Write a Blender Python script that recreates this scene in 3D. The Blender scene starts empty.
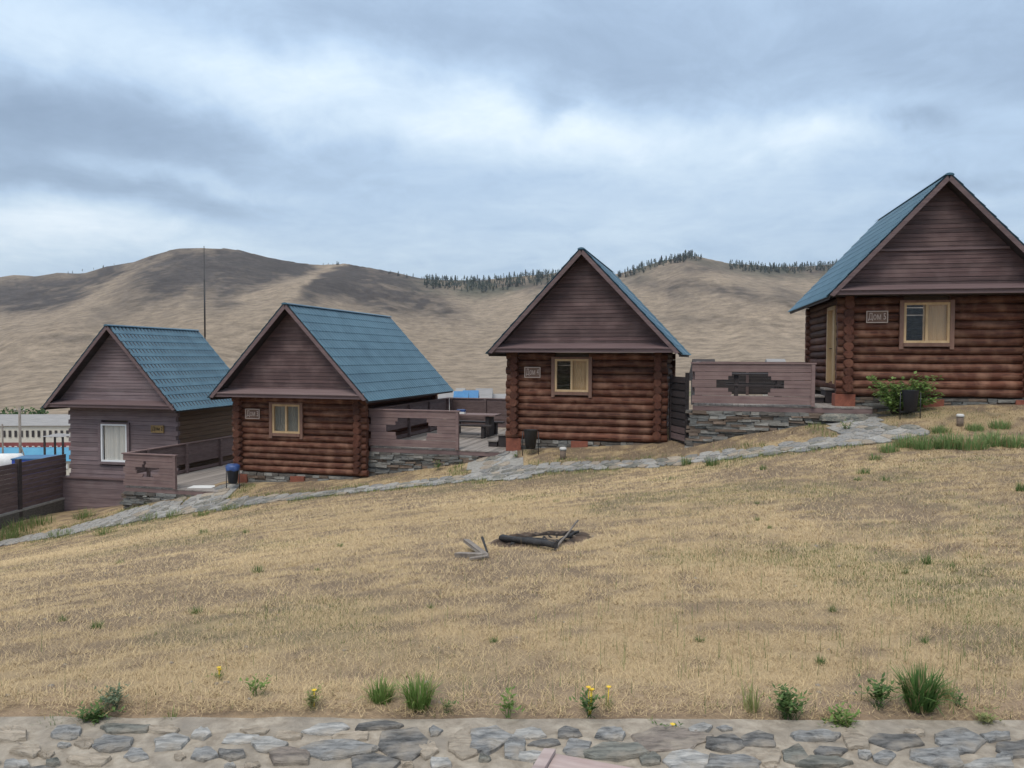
import bpy, math, random
import numpy as np
from mathutils import Vector, Matrix
random.seed(7); RNG = np.random.default_rng(11)
sc = bpy.context.scene
COL = sc.collection
R = math.radians

# ------------------------------------------------------------------ camera
F_PX, PITCH, ROLL, EYE = 757.1, R(-2.0), R(0.22), 1.6
cp, sp_ = math.cos(PITCH), math.sin(PITCH)
cr_, sr_ = math.cos(ROLL), math.sin(ROLL)
_F = Vector((0, cp, sp_)); _U0 = Vector((0, -sp_, cp)); _R0 = Vector((1, 0, 0))
_RT = _R0 * cr_ + _U0 * sr_; _UP = _U0 * cr_ - _R0 * sr_
EYEP = Vector((0, 0, EYE))
cam_d = bpy.data.cameras.new('camera'); cam = bpy.data.objects.new('camera', cam_d); COL.objects.link(cam)
cam_d.sensor_width = 36.0; cam_d.lens = F_PX / 1024 * 36.0; cam_d.clip_start = 0.05; cam_d.clip_end = 6000
m3 = Matrix((_RT, _UP, -_F)).transposed().to_4x4(); m3.translation = EYEP
cam.matrix_world = m3
sc.camera = cam

# ------------------------------------------------------------------ sky, sun, exposure
SUN_EL, SUN_AZ = R(58), R(205)      # azimuth clockwise from +Y: high, behind the camera
world = bpy.data.worlds.new('World'); sc.world = world; world.use_nodes = True


def build_world():
    nt = world.node_tree; N = nt.nodes; L = nt.links; N.clear()
    def nd(t, **k):
        n = N.new(t)
        for a, b in k.items(): setattr(n, a, b)
        return n
    def mth(op, a, b=None, c=None, clamp=False):
        n = nd('ShaderNodeMath', operation=op, use_clamp=clamp)
        for i, x in enumerate((a, b, c)):
            if x is None: continue
            if isinstance(x, (int, float)): n.inputs[i].default_value = x
            else: L.new(x, n.inputs[i])
        return n.outputs[0]
    out = nd('ShaderNodeOutputWorld'); bg = nd('ShaderNodeBackground'); bg.inputs[1].default_value = 0.1
    L.new(bg.outputs[0], out.inputs[0])
    sky = nd('ShaderNodeTexSky'); sky.sky_type = 'NISHITA'; sky.sun_disc = False
    sky.sun_elevation = SUN_EL; sky.sun_rotation = SUN_AZ; sky.air_density = 1.2; sky.dust_density = 1.5
    tc = nd('ShaderNodeTexCoord'); sep = nd('ShaderNodeSeparateXYZ'); L.new(tc.outputs['Generated'], sep.inputs[0])
    dx, dy, dz = sep.outputs
    # flat cloud deck seen in perspective
    den = mth('ADD', mth('MAXIMUM', dz, 0.0), 0.16)
    cx = mth('DIVIDE', dx, den); cy = mth('DIVIDE', dy, den)
    comb = nd('ShaderNodeCombineXYZ'); L.new(cx, comb.inputs[0]); L.new(cy, comb.inputs[1])
    def noise(vec, scale, detail, rough, off, dist=0.0):
        mp = nd('ShaderNodeMapping'); mp.inputs[1].default_value = off; L.new(vec, mp.inputs[0])
        n = nd('ShaderNodeTexNoise'); n.inputs['Scale'].default_value = scale; n.inputs['Detail'].default_value = detail
        n.inputs['Roughness'].default_value = rough; n.inputs['Distortion'].default_value = dist
        L.new(mp.outputs[0], n.inputs['Vector']); return n.outputs['Fac']
    n1 = noise(comb.outputs[0], 0.95, 10, 0.62, (3.1, 1.7, 0), 0.5)
    n2 = noise(comb.outputs[0], 3.4, 9, 0.66, (9.0, 4.2, 2.0), 0.5)
    n3 = noise(tc.outputs['Generated'], 3.4, 7, 0.56, (0, 0, 0), .3)
    n4 = noise(tc.outputs['Generated'], 3.8, 7, 0.56, (7, 3, 5), .3)
    # directions of the larger cloud banks (tangent of azimuth / elevation), edges broken by noise
    yy = mth('MAXIMUM', dy, 0.08)
    qx = mth('ADD', mth('DIVIDE', dx, yy), mth('MULTIPLY', mth('SUBTRACT', n3, 0.5), 0.46))
    qz = mth('ADD', mth('DIVIDE', dz, yy), mth('MULTIPLY', mth('SUBTRACT', n4, 0.5), 0.17))
    banks = [(400, 112, 190, 34, .27, .10), (215, 85, 130, 30, .24, .1), (620, 132, 130, 24, .24, 0), (840, 133, 55, 18, .26, 0),
             (200, 190, 60, 9, .22, .1), (60, 248, 130, 22, .30, 0), (300, 232, 200, 30, .04, 0), (960, 110, 90, 14, .1, 0), (30, 30, 80, 25, .12, 0),
             (760, 45, 330, 60, -.22, 0), (50, 125, 170, 42, -.33, .05), (130, 205, 150, 16, -.20, .1), (545, 112, 22, 14, -.22, -.5),
             (915, 121, 26, 9, -.22, 0), (1000, 186, 70, 9, -.16, 0), (700, 200, 260, 26, .02, 0), (250, 20, 160, 25, -.06, 0)]
    tot = None
    for (px, py, rx, ry, amp, sl) in banks:
        ax = (px - 512) / F_PX; az = (357.5 - py) / F_PX
        ddx = mth('SUBTRACT', qx, ax)
        a = mth('DIVIDE', ddx, rx * 1.35 / F_PX)
        b = mth('DIVIDE', mth('ADD', mth('SUBTRACT', qz, az), mth('MULTIPLY', ddx, sl)), ry * 1.35 / F_PX)
        r2 = mth('ADD', mth('MULTIPLY', a, a), mth('MULTIPLY', b, b))
        w = mth('MULTIPLY', mth('EXPONENT', mth('MULTIPLY', r2, -1.0)), amp)
        tot = w if tot is None else mth('ADD', tot, w)
    front = mth('GREATER_THAN', dy, 0.08)
    tot = mth('MULTIPLY', tot, front)
    val = mth('ADD', 0.50, mth('MULTIPLY', mth('SUBTRACT', n1, 0.5), 0.50))
    val = mth('ADD', val, mth('MULTIPLY', mth('SUBTRACT', n2, 0.5), 0.34))
    val = mth('ADD', val, tot)
    val = mth('ADD', val, mth('MULTIPLY', mth('EXPONENT', mth('MULTIPLY', mth('MAXIMUM', dz, 0.0), -9.0)), 0.13))
    ramp = nd('ShaderNodeValToRGB'); L.new(val, ramp.inputs[0])
    e = ramp.color_ramp.elements
    e[0].position = 0.10; e[0].color = (.205, .275, .38, 1)
    e[1].position = 0.88; e[1].color = (.70, .78, .85, 1)
    for p, c in ((.32, (.285, .375, .50, 1)), (.50, (.385, .50, .645, 1)), (.68, (.52, .63, .74, 1))):
        k = e.new(p); k.color = c
    # overcast sky: brighter towards the zenith
    gain = mth('MULTIPLY', mth('ADD', 0.96, mth('MULTIPLY', mth('MAXIMUM', dz, 0.0), 0.95)), 10.0)
    # unseen overhead sky desaturated to white-grey to take the blue out of the light
    up = nd('ShaderNodeMapRange'); up.interpolation_type = 'SMOOTHSTEP'; up.inputs[1].default_value = .42; up.inputs[2].default_value = .85; L.new(dz, up.inputs[0])
    hs = nd('ShaderNodeHueSaturation'); hs.inputs['Saturation'].default_value = .12; L.new(ramp.outputs[0], hs.inputs['Color'])
    mz = nd('ShaderNodeMix', data_type='RGBA'); L.new(up.outputs[0], mz.inputs[0]); L.new(ramp.outputs[0], mz.inputs[6]); L.new(hs.outputs[0], mz.inputs[7])
    vm = nd('ShaderNodeVectorMath', operation='SCALE'); L.new(mz.outputs[2], vm.inputs[0]); L.new(gain, vm.inputs['Scale'])
    mix = nd('ShaderNodeMix', data_type='RGBA'); mix.inputs[0].default_value = 0.88
    L.new(sky.outputs[0], mix.inputs[6]); L.new(vm.outputs[0], mix.inputs[7])
    L.new(mix.outputs[2], bg.inputs[0])


build_world()
sun_d = bpy.data.lights.new('sun', 'SUN'); sun = bpy.data.objects.new('sun', sun_d); COL.objects.link(sun)
sun_d.energy = 1.5; sun_d.angle = R(24); sun_d.color = (1.0, .93, .82)
sdir = Vector((math.sin(SUN_AZ) * math.cos(SUN_EL), math.cos(SUN_AZ) * math.cos(SUN_EL), math.sin(SUN_EL)))
sun.rotation_euler = sdir.to_track_quat('Z', 'Y').to_euler(); sun.location = (0, -10, 40)
vs = sc.view_settings; vs.view_transform = 'Standard'; vs.look = 'None'; vs.gamma = 1.0; vs.use_curve_mapping = False
vs.exposure = 0.22
sc.cycles.max_bounces = 6; sc.cycles.use_adaptive_sampling = False; sc.cycles.use_denoising = True; sc.cycles.denoiser = 'OPENIMAGEDENOISE'; sc.cycles.denoising_input_passes = 'RGB_ALBEDO_NORMAL'; sc.cycles.denoising_prefilter = 'ACCURATE'


# ------------------------------------------------------------------ helpers
def ray(px, py):
    du, dv = px - 512, py - 384
    return (_F * F_PX + _RT * du - _UP * dv).normalized()


def at_y(px, py, Y):
    d = ray(px, py); return EYEP + d * (Y / d.y)


def at_z(px, py, z):
    d = ray(px, py); return EYEP + d * ((z - EYE) / d.z)


_hash_r = np.random.default_rng(5).random((256, 256))


def vnoise(x, y):
    xi = np.floor(x).astype(int); yi = np.floor(y).astype(int); fx = x - xi; fy = y - yi
    fx = fx * fx * (3 - 2 * fx); fy = fy * fy * (3 - 2 * fy)
    g = lambda a, b: _hash_r[a & 255, b & 255]
    return (g(xi, yi) * (1 - fx) + g(xi + 1, yi) * fx) * (1 - fy) + (g(xi, yi + 1) * (1 - fx) + g(xi + 1, yi + 1) * fx) * fy


def fbm(x, y, o=4):
    s = 0; a = .5; t = 0
    for k in range(o):
        s = s + a * vnoise(x + 17.3 * k, y + 9.1 * k); t += a; a *= .5; x = x * 2.03; y = y * 2.03
    return s / t


class G:
    """collects geometry for ONE mesh object"""
    def __init__(s): s.v = []; s.f = []; s.sm = []
    def poly(s, pts, smooth=False):
        n = len(s.v); s.v += [tuple(p) for p in pts]; s.f.append(tuple(range(n, n + len(pts)))); s.sm.append(smooth)
    def box(s, x0, x1, y0, y1, z0, z1, j=0.0):
        n = len(s.v)
        for z in (z0, z1):
            for (x, y) in ((x0, y0), (x1, y0), (x1, y1), (x0, y1)):
                s.v.append((x + random.uniform(-j, j), y + random.uniform(-j, j), z + random.uniform(-j, j)))
        for q in ((3, 2, 1, 0), (4, 5, 6, 7), (0, 1, 5, 4), (1, 2, 6, 5), (2, 3, 7, 6), (3, 0, 4, 7)):
            s.f.append(tuple(n + k for k in q)); s.sm.append(False)
        return s
    def beam(s, a, b, w, h, up=(0, 0, 1), j=0.0):
        a = Vector(a); b = Vector(b); d = (b - a).normalized(); sd = d.cross(Vector(up)).normalized(); u = sd.cross(d)
        n = len(s.v)
        for p in (a, b):
            for (i, k) in ((-1, -1), (1, -1), (1, 1), (-1, 1)):
                q = p + sd * (i * w / 2) + u * (k * h / 2)
                s.v.append(tuple(c + random.uniform(-j, j) for c in q))
        for q in ((0, 1, 2, 3), (7, 6, 5, 4), (0, 4, 5, 1), (1, 5, 6, 2), (2, 6, 7, 3), (3, 7, 4, 0)):
            s.f.append(tuple(n + k for k in q)); s.sm.append(False)
        return s
    def tube(s, pts, rad, n=8, caps=True, jit=0.0):
        pts = [Vector(p) for p in pts]; base = len(s.v); m = len(pts)
        if isinstance(rad, (int, float)): rad = [rad] * m
        for i, p in enumerate(pts):
            d = (pts[min(i + 1, m - 1)] - pts[max(i - 1, 0)]).normalized()
            a = Vector((0, 0, 1)) if abs(d.z) < .9 else Vector((1, 0, 0))
            x = d.cross(a).normalized(); y = x.cross(d)
            for k in range(n):
                t = 2 * math.pi * k / n; r = rad[i] * (1 + random.uniform(-jit, jit))
                s.v.append(tuple(p + x * (r * math.cos(t)) + y * (r * math.sin(t))))
        for i in range(m - 1):
            for k in range(n):
                a = base + i * n + k; b = base + i * n + (k + 1) % n
                s.f.append((b, a, a + n, b + n)); s.sm.append(True)
        if caps:
            s.f.append(tuple(base + k for k in range(n))); s.sm.append(False)
            s.f.append(tuple(base + (m - 1) * n + k for k in reversed(range(n)))); s.sm.append(False)
        return s
    def mesh(s, name):
        me = bpy.data.meshes.new(name); me.from_pydata(s.v, [], s.f)
        me.polygons.foreach_set('use_smooth', s.sm); me.update(); return me
    def obj(s, name, mat, parent=None, loc=None):
        return link(name, s.mesh(name), mat, parent, loc)


def link(name, me, mat, parent=None, loc=None):
    o = bpy.data.objects.new(name, me); COL.objects.link(o)
    if mat is not None and not me.materials: me.materials.append(mat)
    if parent is not None: o.parent = parent
    if loc is not None: o.location = loc
    return o


def tag(o, label=None, cat=None, group=None, kind=None):
    if label: o['label'] = label
    if cat: o['category'] = cat
    if group: o['group'] = group
    if kind: o['kind'] = kind
    return o


def empty(name, loc, rz=0.0, label=None, cat=None, group=None):
    o = bpy.data.objects.new(name, None); COL.objects.link(o); o.location = loc; o.rotation_euler = (0, 0, rz)
    o.empty_display_size = .2
    return tag(o, label, cat, group)


# ------------------------------------------------------------------ materials
def new_mat(name):
    m = bpy.data.materials.new(name); m.use_nodes = True
    return m, m.node_tree, m.node_tree.nodes['Principled BSDF']


def mat_noise(name, c0, c1, scale=(6, 6, 6), rough=.8, bump=.25, detail=6, rnd=.25, lo=.3, hi=.7, extra=None, metal=0.0, fine=None, spec=.5, bdist=.02):
    """two-tone grain from stretched noise, per-object value jitter, bump"""
    m, nt, b = new_mat(name); N = nt.nodes; L = nt.links
    tc = N.new('ShaderNodeTexCoord'); mp = N.new('ShaderNodeMapping'); mp.inputs['Scale'].default_value = scale
    oi = N.new('ShaderNodeObjectInfo')
    off = N.new('ShaderNodeVectorMath'); off.operation = 'ADD'
    mul = N.new('ShaderNodeVectorMath'); mul.operation = 'SCALE'; mul.inputs['Scale'].default_value = 40
    cb = N.new('ShaderNodeCombineXYZ')
    for i in range(3): L.new(oi.outputs['Random'], cb.inputs[i])
    L.new(cb.outputs[0], mul.inputs[0]); L.new(tc.outputs['Object'], mp.inputs[0])
    L.new(mp.outputs[0], off.inputs[0]); L.new(mul.outputs[0], off.inputs[1])
    nz = N.new('ShaderNodeTexNoise'); nz.inputs['Detail'].default_value = detail; nz.inputs['Scale'].default_value = 1
    nz.inputs['Roughness'].default_value = .62; nz.inputs['Distortion'].default_value = .25
    L.new(off.outputs[0], nz.inputs['Vector'])
    rp = N.new('ShaderNodeValToRGB'); L.new(nz.outputs['Fac'], rp.inputs[0])
    rp.color_ramp.elements[0].position = lo; rp.color_ramp.elements[0].color = (*c0, 1)
    rp.color_ramp.elements[1].position = hi; rp.color_ramp.elements[1].color = (*c1, 1)
    src = rp.outputs[0]
    if extra:   # large weathering blotches: (colour, scale, strength)
        n2 = N.new('ShaderNodeTexNoise'); n2.inputs['Scale'].default_value = extra[1]; n2.inputs['Detail'].default_value = 4
        L.new(tc.outputs['Object'], n2.inputs['Vector'])
        mr = N.new('ShaderNodeMapRange'); mr.inputs[1].default_value = .45; mr.inputs[2].default_value = .7
        mr.inputs[4].default_value = extra[2]; L.new(n2.outputs['Fac'], mr.inputs[0])
        mx = N.new('ShaderNodeMix'); mx.data_type = 'RGBA'; L.new(mr.outputs[0], mx.inputs[0]); L.new(src, mx.inputs[6])
        mx.inputs[7].default_value = (*extra[0], 1); src = mx.outputs[2]
    if rnd:
        hv = N.new('ShaderNodeHueSaturation'); mr = N.new('ShaderNodeMapRange'); mr.inputs[3].default_value = 1 - rnd; mr.inputs[4].default_value = 1 + rnd
        L.new(oi.outputs['Random'], mr.inputs[0]); L.new(mr.outputs[0], hv.inputs['Value']); L.new(src, hv.inputs['Color']); src = hv.outputs[0]
    L.new(src, b.inputs['Base Color'])
    b.inputs['Roughness'].default_value = rough; b.inputs['Metallic'].default_value = metal; b.inputs['Specular IOR Level'].default_value = spec
    if bump:
        bp = N.new('ShaderNodeBump'); bp.inputs['Strength'].default_value = bump; bp.inputs['Distance'].default_value = bdist
        L.new(nz.outputs['Fac'], bp.inputs['Height']); L.new(bp.outputs[0], b.inputs['Normal'])
    return m


def mat_attr(name, rough=.9, spec=.2, trans=0.0):
    m, nt, b = new_mat(name); a = nt.nodes.new('ShaderNodeAttribute'); a.attribute_name = 'Col'
    nt.links.new(a.outputs['Color'], b.inputs['Base Color']); b.inputs['Roughness'].default_value = rough; b.inputs['Specular IOR Level'].default_value = spec
    if trans:
        tr = nt.nodes.new('ShaderNodeBsdfTranslucent'); nt.links.new(a.outputs['Color'], tr.inputs[0]); mx = nt.nodes.new('ShaderNodeMixShader'); mx.inputs[0].default_value = trans
        nt.links.new(b.outputs[0], mx.inputs[1]); nt.links.new(tr.outputs[0], mx.inputs[2]); nt.links.new(mx.outputs[0], nt.nodes['Material Output'].inputs[0])
    return m


M = {}
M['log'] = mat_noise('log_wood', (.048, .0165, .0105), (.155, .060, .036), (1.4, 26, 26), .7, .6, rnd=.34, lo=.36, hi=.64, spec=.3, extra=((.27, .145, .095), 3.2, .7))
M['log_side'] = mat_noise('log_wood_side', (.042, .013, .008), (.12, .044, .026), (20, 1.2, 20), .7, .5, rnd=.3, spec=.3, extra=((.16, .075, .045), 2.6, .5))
M['gable'] = mat_noise('gable_board', (.045, .0235, .024), (.115, .065, .062), (1.1, 22, 60), .7, .3, rnd=.20, lo=.36, hi=.64, extra=((.165, .108, .10), 1.8, .7))
M['trim'] = mat_noise('trim_board', (.095, .060, .062), (.165, .112, .112), (.8, 18, 18), .7, .25, rnd=.10)
M['trim_light'] = mat_noise('weathered_pent_board', (.15, .10, .10), (.23, .165, .16), (.8, 20, 20), .7, .25, rnd=.10)
M['clad'] = mat_noise('grey_cladding', (.105, .073, .078), (.21, .155, .16), (.9, 18, 40), .75, .35, rnd=.18, lo=.36, hi=.64, extra=((.21, .165, .17), 1.8, .5))
M['clad_side'] = mat_noise('brown_side_timber', (.080, .042, .020), (.15, .088, .048), (14, .9, 22), .7, .3, rnd=.16)
M['rail'] = mat_noise('deck_rail_board', (.145, .092, .086), (.235, .162, .150), (.9, 18, 18), .75, .3, rnd=.10, extra=((.12, .07, .07), 2.5, .5))
M['rail_in'] = mat_noise('deck_side_board', (.085, .055, .055), (.15, .105, .10), (3, 3, 18), .8, .3, rnd=.2)
M['deck'] = mat_noise('deck_plank', (.19, .165, .15), (.32, .285, .255), (14, .8, 14), .8, .3, rnd=.18)
M['pine'] = mat_noise('pine_frame', (.44, .29, .15), (.62, .44, .25), (6, 6, 2), .55, .1, rnd=.06)
M['casing'] = mat_noise('stained_casing', (.14, .07, .05), (.22, .125, .09), (8, 8, 2), .6, .2, rnd=.1)
M['footing'] = mat_noise('red_footing_paint', (.16, .05, .03), (.255, .083, .05), (9, 9, 9), .8, .3, rnd=.12)
M['white_pvc'] = mat_noise('white_plastic_frame', (.72, .74, .76), (.8, .81, .82), (3, 3, 3), .35, 0, rnd=0)
M['dark_wood'] = mat_noise('dark_stained_wood', (.02, .015, .016), (.045, .035, .035), (3, 3, 14), .7, .3, rnd=.3)
M['inner'] = mat_noise('interior_board', (.10, .07, .05), (.15, .11, .08), (3, 3, 3), .9, 0, rnd=0)
M['soil'] = mat_noise('dark_soil', (.05, .04, .033), (.11, .085, .065), (14, 14, 14), .95, .5, rnd=.1)
M['char'] = mat_noise('charred_wood', (.007, .007, .008), (.03, .028, .028), (12, 12, 12), .75, .8, rnd=.3, bdist=.03)
M['greywood'] = mat_noise('bleached_firewood', (.12, .10, .088), (.27, .235, .20), (10, 10, 3), .85, .4, rnd=.2)
M['benchwood'] = mat_noise('weathered_bench_wood', (.26, .20, .19), (.46, .38, .36), (3, 22, 22), .85, .5, rnd=.1, extra=((.30, .2, .18), 6, .5))
M['navy'] = mat_noise('navy_plastic', (.012, .016, .028), (.02, .026, .042), (4, 4, 4), .45, 0, rnd=0)
M['black_metal'] = mat_noise('black_metal', (.012, .013, .015), (.03, .03, .033), (6, 6, 6), .5, .1, rnd=0)
M['bluebag'] = mat_noise('blue_bag', (.02, .05, .17), (.04, .09, .26), (9, 9, 9), .4, .5, rnd=0)
M['white'] = mat_noise('white_paint', (.6, .6, .58), (.75, .75, .73), (4, 4, 4), .6, .1, rnd=.04)
M['cream'] = mat_noise('cream_plaster', (.58, .54, .46), (.68, .64, .56), (1, 1, 1), .9, 0, rnd=.05)
M['redwall'] = mat_noise('red_plaster', (.20, .05, .05), (.28, .08, .075), (1, 1, 1), .9, 0, rnd=.05)
M['grey_roof'] = mat_noise('grey_slate_roof', (.20, .195, .195), (.29, .28, .275), (.6, 4, 4), .85, .1, rnd=.08)
M['blue_roof'] = mat_noise('blue_sheet', (.02, .11, .25), (.035, .16, .33), (2, 2, 2), .5, 0, rnd=.2)
M['teal_wall'] = mat_noise('teal_blue_wall', (.05, .22, .36), (.08, .28, .42), (1, 1, 1), .7, 0, rnd=.1)
M['conc'] = mat_noise('concrete', (.22, .21, .20), (.34, .33, .31), (8, 8, 8), .9, .3, rnd=.1)
M['conc2'] = mat_noise('pale_plastic_cap', (.48, .47, .45), (.58, .57, .55), (8, 8, 8), .7, .1, rnd=.05)
M['sign'] = mat_noise('carved_sign_board', (.13, .075, .055), (.20, .12, .085), (8, 8, 30), .7, .2, rnd=.05)
M['sign_y'] = mat_noise('yellow_pine_sign', (.22, .14, .055), (.32, .21, .085), (8, 8, 30), .7, .2, rnd=.05)
M['letter'] = mat_noise('sign_letter', (.46, .36, .31), (.56, .45, .39), (8, 8, 8), .7, 0, rnd=0)
M['letter_d'] = mat_noise('dark_letter', (.05, .035, .02), (.07, .05, .03), (8, 8, 8), .7, 0, rnd=0)
M['curtain'] = mat_noise('curtain_cloth', (.36, .23, .11), (.46, .31, .17), (9, 9, .3), .9, .1, rnd=.05)
M['tulle'] = mat_noise('grey_tulle', (.40, .40, .38), (.66, .63, .57), (11, 11, .3), .9, .1, rnd=.05)
M['tulle_d'] = mat_noise('dim_tulle', (.10, .10, .09), (.25, .24, .20), (12, 12, .3), .9, .1, rnd=.05)
M['redcloth'] = mat_noise('red_sheet', (.35, .06, .05), (.45, .1, .08), (3, 3, 3), .7, 0, rnd=0)
M['bark'] = mat_noise('bark', (.05, .04, .03), (.1, .08, .06), (8, 8, 2), .9, .4, rnd=.2)
M['larch'] = mat_noise('larch_needles', (.022, .034, .026), (.05, .068, .046), (.4, .4, .4), .95, 0, rnd=.35)
M['bushleaf'] = mat_noise('bush_leaves', (.06, .13, .03), (.13, .22, .06), (3, 3, 3), .6, 0, rnd=.2)
M['farbush'] = mat_noise('far_bush_leaves', (.04, .09, .03), (.09, .15, .05), (1, 1, 1), .9, 0, rnd=.3)
M['yellow'] = mat_noise('yellow_petals', (.65, .42, .02), (.8, .6, .04), (9, 9, 9), .7, 0, rnd=.1)
M['attr'] = mat_attr('blade_colour'); M['leaf'] = mat_attr('leaf_colour', .6, .3, .4)


def mat_roof():
    m, nt, b = new_mat('blue_metal_tile'); N = nt.nodes; L = nt.links
    tc = N.new('ShaderNodeTexCoord'); nz = N.new('ShaderNodeTexNoise'); nz.inputs['Scale'].default_value = 1.3; nz.inputs['Detail'].default_value = 10; nz.inputs['Roughness'].default_value = .7
    L.new(tc.outputs['Object'], nz.inputs['Vector'])
    rp = N.new('ShaderNodeValToRGB'); rp.color_ramp.elements[0].color = (.036, .098, .148, 1); rp.color_ramp.elements[1].color = (.066, .148, .205, 1)
    rp.color_ramp.elements[0].position = .35; rp.color_ramp.elements[1].position = .65
    L.new(nz.outputs['Fac'], rp.inputs[0]); L.new(rp.outputs[0], b.inputs['Base Color'])
    n2 = N.new('ShaderNodeTexNoise'); n2.inputs['Scale'].default_value = 5; L.new(tc.outputs['Object'], n2.inputs['Vector'])
    mr = N.new('ShaderNodeMapRange'); mr.inputs[3].default_value = .30; mr.inputs[4].default_value = .48; L.new(n2.outputs['Fac'], mr.inputs[0]); L.new(mr.outputs[0], b.inputs['Roughness'])
    return m


M['roof'] = mat_roof()


def mat_glass():
    m, nt, b = new_mat('window_glass'); b.inputs['Base Color'].default_value = (.9, .95, 1, 1); b.inputs['Roughness'].default_value = .03
    N = nt.nodes; L = nt.links
    tr = N.new('ShaderNodeBsdfTransparent'); gl = N.new('ShaderNodeBsdfGlossy'); gl.inputs['Roughness'].default_value = .02
    fr = N.new('ShaderNodeFresnel'); fr.inputs[0].default_value = 1.6; mx = N.new('ShaderNodeMixShader')
    ge = N.new('ShaderNodeNewGeometry'); sb = N.new('ShaderNodeMath'); sb.operation = 'SUBTRACT'; sb.inputs[0].default_value = 1; L.new(ge.outputs['Backfacing'], sb.inputs[1])
    ml = N.new('ShaderNodeMath'); ml.operation = 'MULTIPLY'; L.new(fr.outputs[0], ml.inputs[0]); L.new(sb.outputs[0], ml.inputs[1])
    L.new(ml.outputs[0], mx.inputs[0]); L.new(tr.outputs[0], mx.inputs[1]); L.new(gl.outputs[0], mx.inputs[2])
    L.new(mx.outputs[0], N['Material Output'].inputs[0]); return m


M['glass'] = mat_glass()
STONE = []
for i, (a, b_) in enumerate([((.036, .036, .036), (.18, .175, .168)), ((.085, .088, .09), (.31, .31, .305)), ((.09, .075, .064), (.25, .21, .18)),
                             ((.15, .152, .15), (.43, .42, .40)), ((.20, .165, .125), (.40, .34, .27)), ((.065, .068, .06), (.21, .21, .185))]):
    STONE.append(mat_noise('slate_stone_%d' % i, a, b_, (14, 46, 30), .85, 1.0, detail=14, rnd=.15, lo=.34, hi=.66, extra=((.33, .285, .23), 9.0, .7)))
WSTONE = []
for i, (a, b_) in enumerate([((.09, .09, .085), (.20, .20, .19)), ((.15, .145, .13), (.30, .285, .26)), ((.06, .055, .05), (.14, .125, .11)), ((.11, .08, .06), (.20, .15, .115))]):
    WSTONE.append(mat_noise('wall_stone_%d' % i, a, b_, (9, 9, 26), .9, .6, detail=8, rnd=.25))

# ------------------------------------------------------------------ terrain
CTRL = np.array([(-2.6, 3.3, 0), (0, 3.3, 0), (2.6, 3.3, 0), (-5, 2.6, -.04), (5, 2.6, .04), (0, 0, 0), (-6, -4, 0), (6, -4, 0), (-9, 3, -.5), (9, 3, .3),
    (-4.1, 6.05, -.5), (4.3, 6.35, -.1), (.1, 8.5, -.45), (.1, 13, -.86), (-8.2, 12.1, -1.8), (8.6, 12.0, -.12), (4.5, 13.5, -.48), (-5, 15, -1.62),
    (-15.6, 24, -4.15), (-12.8, 23.4, -3.55), (-9.28, 22.4, -2.86), (-5.15, 21.3, -2.15), (-2.4, 20.6, -1.78), (-.3, 20.2, -1.50), (2.4, 19.1, -1.12), (4.6, 18.5, -.90),
    (8.0, 17.4, -.12), (11, 16.3, .02), (13.5, 16.6, .25),
    (-16.3, 27.3, -4.05), (-16.6, 24.6, -3.95), (-13.5, 26.5, -3.6), (-11.5, 24.4, -2.95), (-8.9, 23.6, -2.45), (-4.7, 22.3, -2.10), (-.6, 21.6, -1.45), (-.1, 21.9, -1.13), (4.2, 20.5, -.80),
    (6, 19.4, -.38), (8.0, 18.9, -.02), (10.5, 18.2, .36), (13, 17.6, .42),
    (-20, 22, -4.6), (-22, 30, -5.2), (-10, 32, -4.4), (-1, 30, -2.6), (8, 27, -.6), (16, 24, .6), (-14, 36, -5.6), (0, 38, -4.2), (14, 34, -.9), (20, 14, .6), (-14, 12, -2.6), (26, 30, .6), (-30, 30, -7.0), (-30, 46, -9.5), (-16, 48, -8.2), (0, 50, -5.6), (20, 46, -1.6), (-44, 30, -9.5), (-46, 48, -11.5), (36, 44, .4), (-26, 14, -4.6), (40, 20, 1.2)], float)


def _tps():
    P = CTRL[:, :2]; n = len(P); d2 = ((P[:, None] - P[None]) ** 2).sum(-1); K = .5 * d2 * np.log(d2 + 1e-9)
    A = np.zeros((n + 3, n + 3)); A[:n, :n] = K + np.eye(n) * .6; A[:n, n] = 1; A[:n, n + 1:] = P; A[n, :n] = 1; A[n + 1:, :n] = P.T
    return np.linalg.solve(A, np.concatenate([CTRL[:, 2], [0, 0, 0]]))


_TW = _tps()
PXR = np.array([-700, -300, -100, 0, 40, 80, 110, 150, 180, 205, 240, 270, 300, 320, 345, 380, 420, 445, 480, 520, 556, 600, 620, 640, 660, 685, 700, 730, 770, 800, 840, 870, 920, 1024, 1200, 1700], float)
PYR = np.array([285, 280, 279, 278, 276, 274, 268, 257, 251, 249, 252, 259, 264, 266, 265, 271, 279, 281, 281, 277, 273, 276, 273, 267, 261, 255, 257, 264, 266, 266, 262, 258, 256, 262, 272, 285], float)


def near_z(x, y):
    x = np.asarray(x, float); y = np.asarray(y, float); n = len(CTRL); z = _TW[n] + _TW[n + 1] * x + _TW[n + 2] * y
    for k in range(n):
        d2 = (x - CTRL[k, 0]) ** 2 + (y - CTRL[k, 1]) ** 2; z = z + _TW[k] * .5 * d2 * np.log(d2 + 1e-9)
    return z


def sstep(a, b, x):
    t = np.clip((x - a) / (b - a), 0, 1); return t * t * (3 - 2 * t)


def seg_d(x, y, ax, ay, bx, by):
    t = np.clip(((x - ax) * (bx - ax) + (y - ay) * (by - ay)) / ((bx - ax) ** 2 + (by - ay) ** 2), 0, 1)
    return np.hypot(x - ax - t * (bx - ax), y - ay - t * (by - ay)), t


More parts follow.
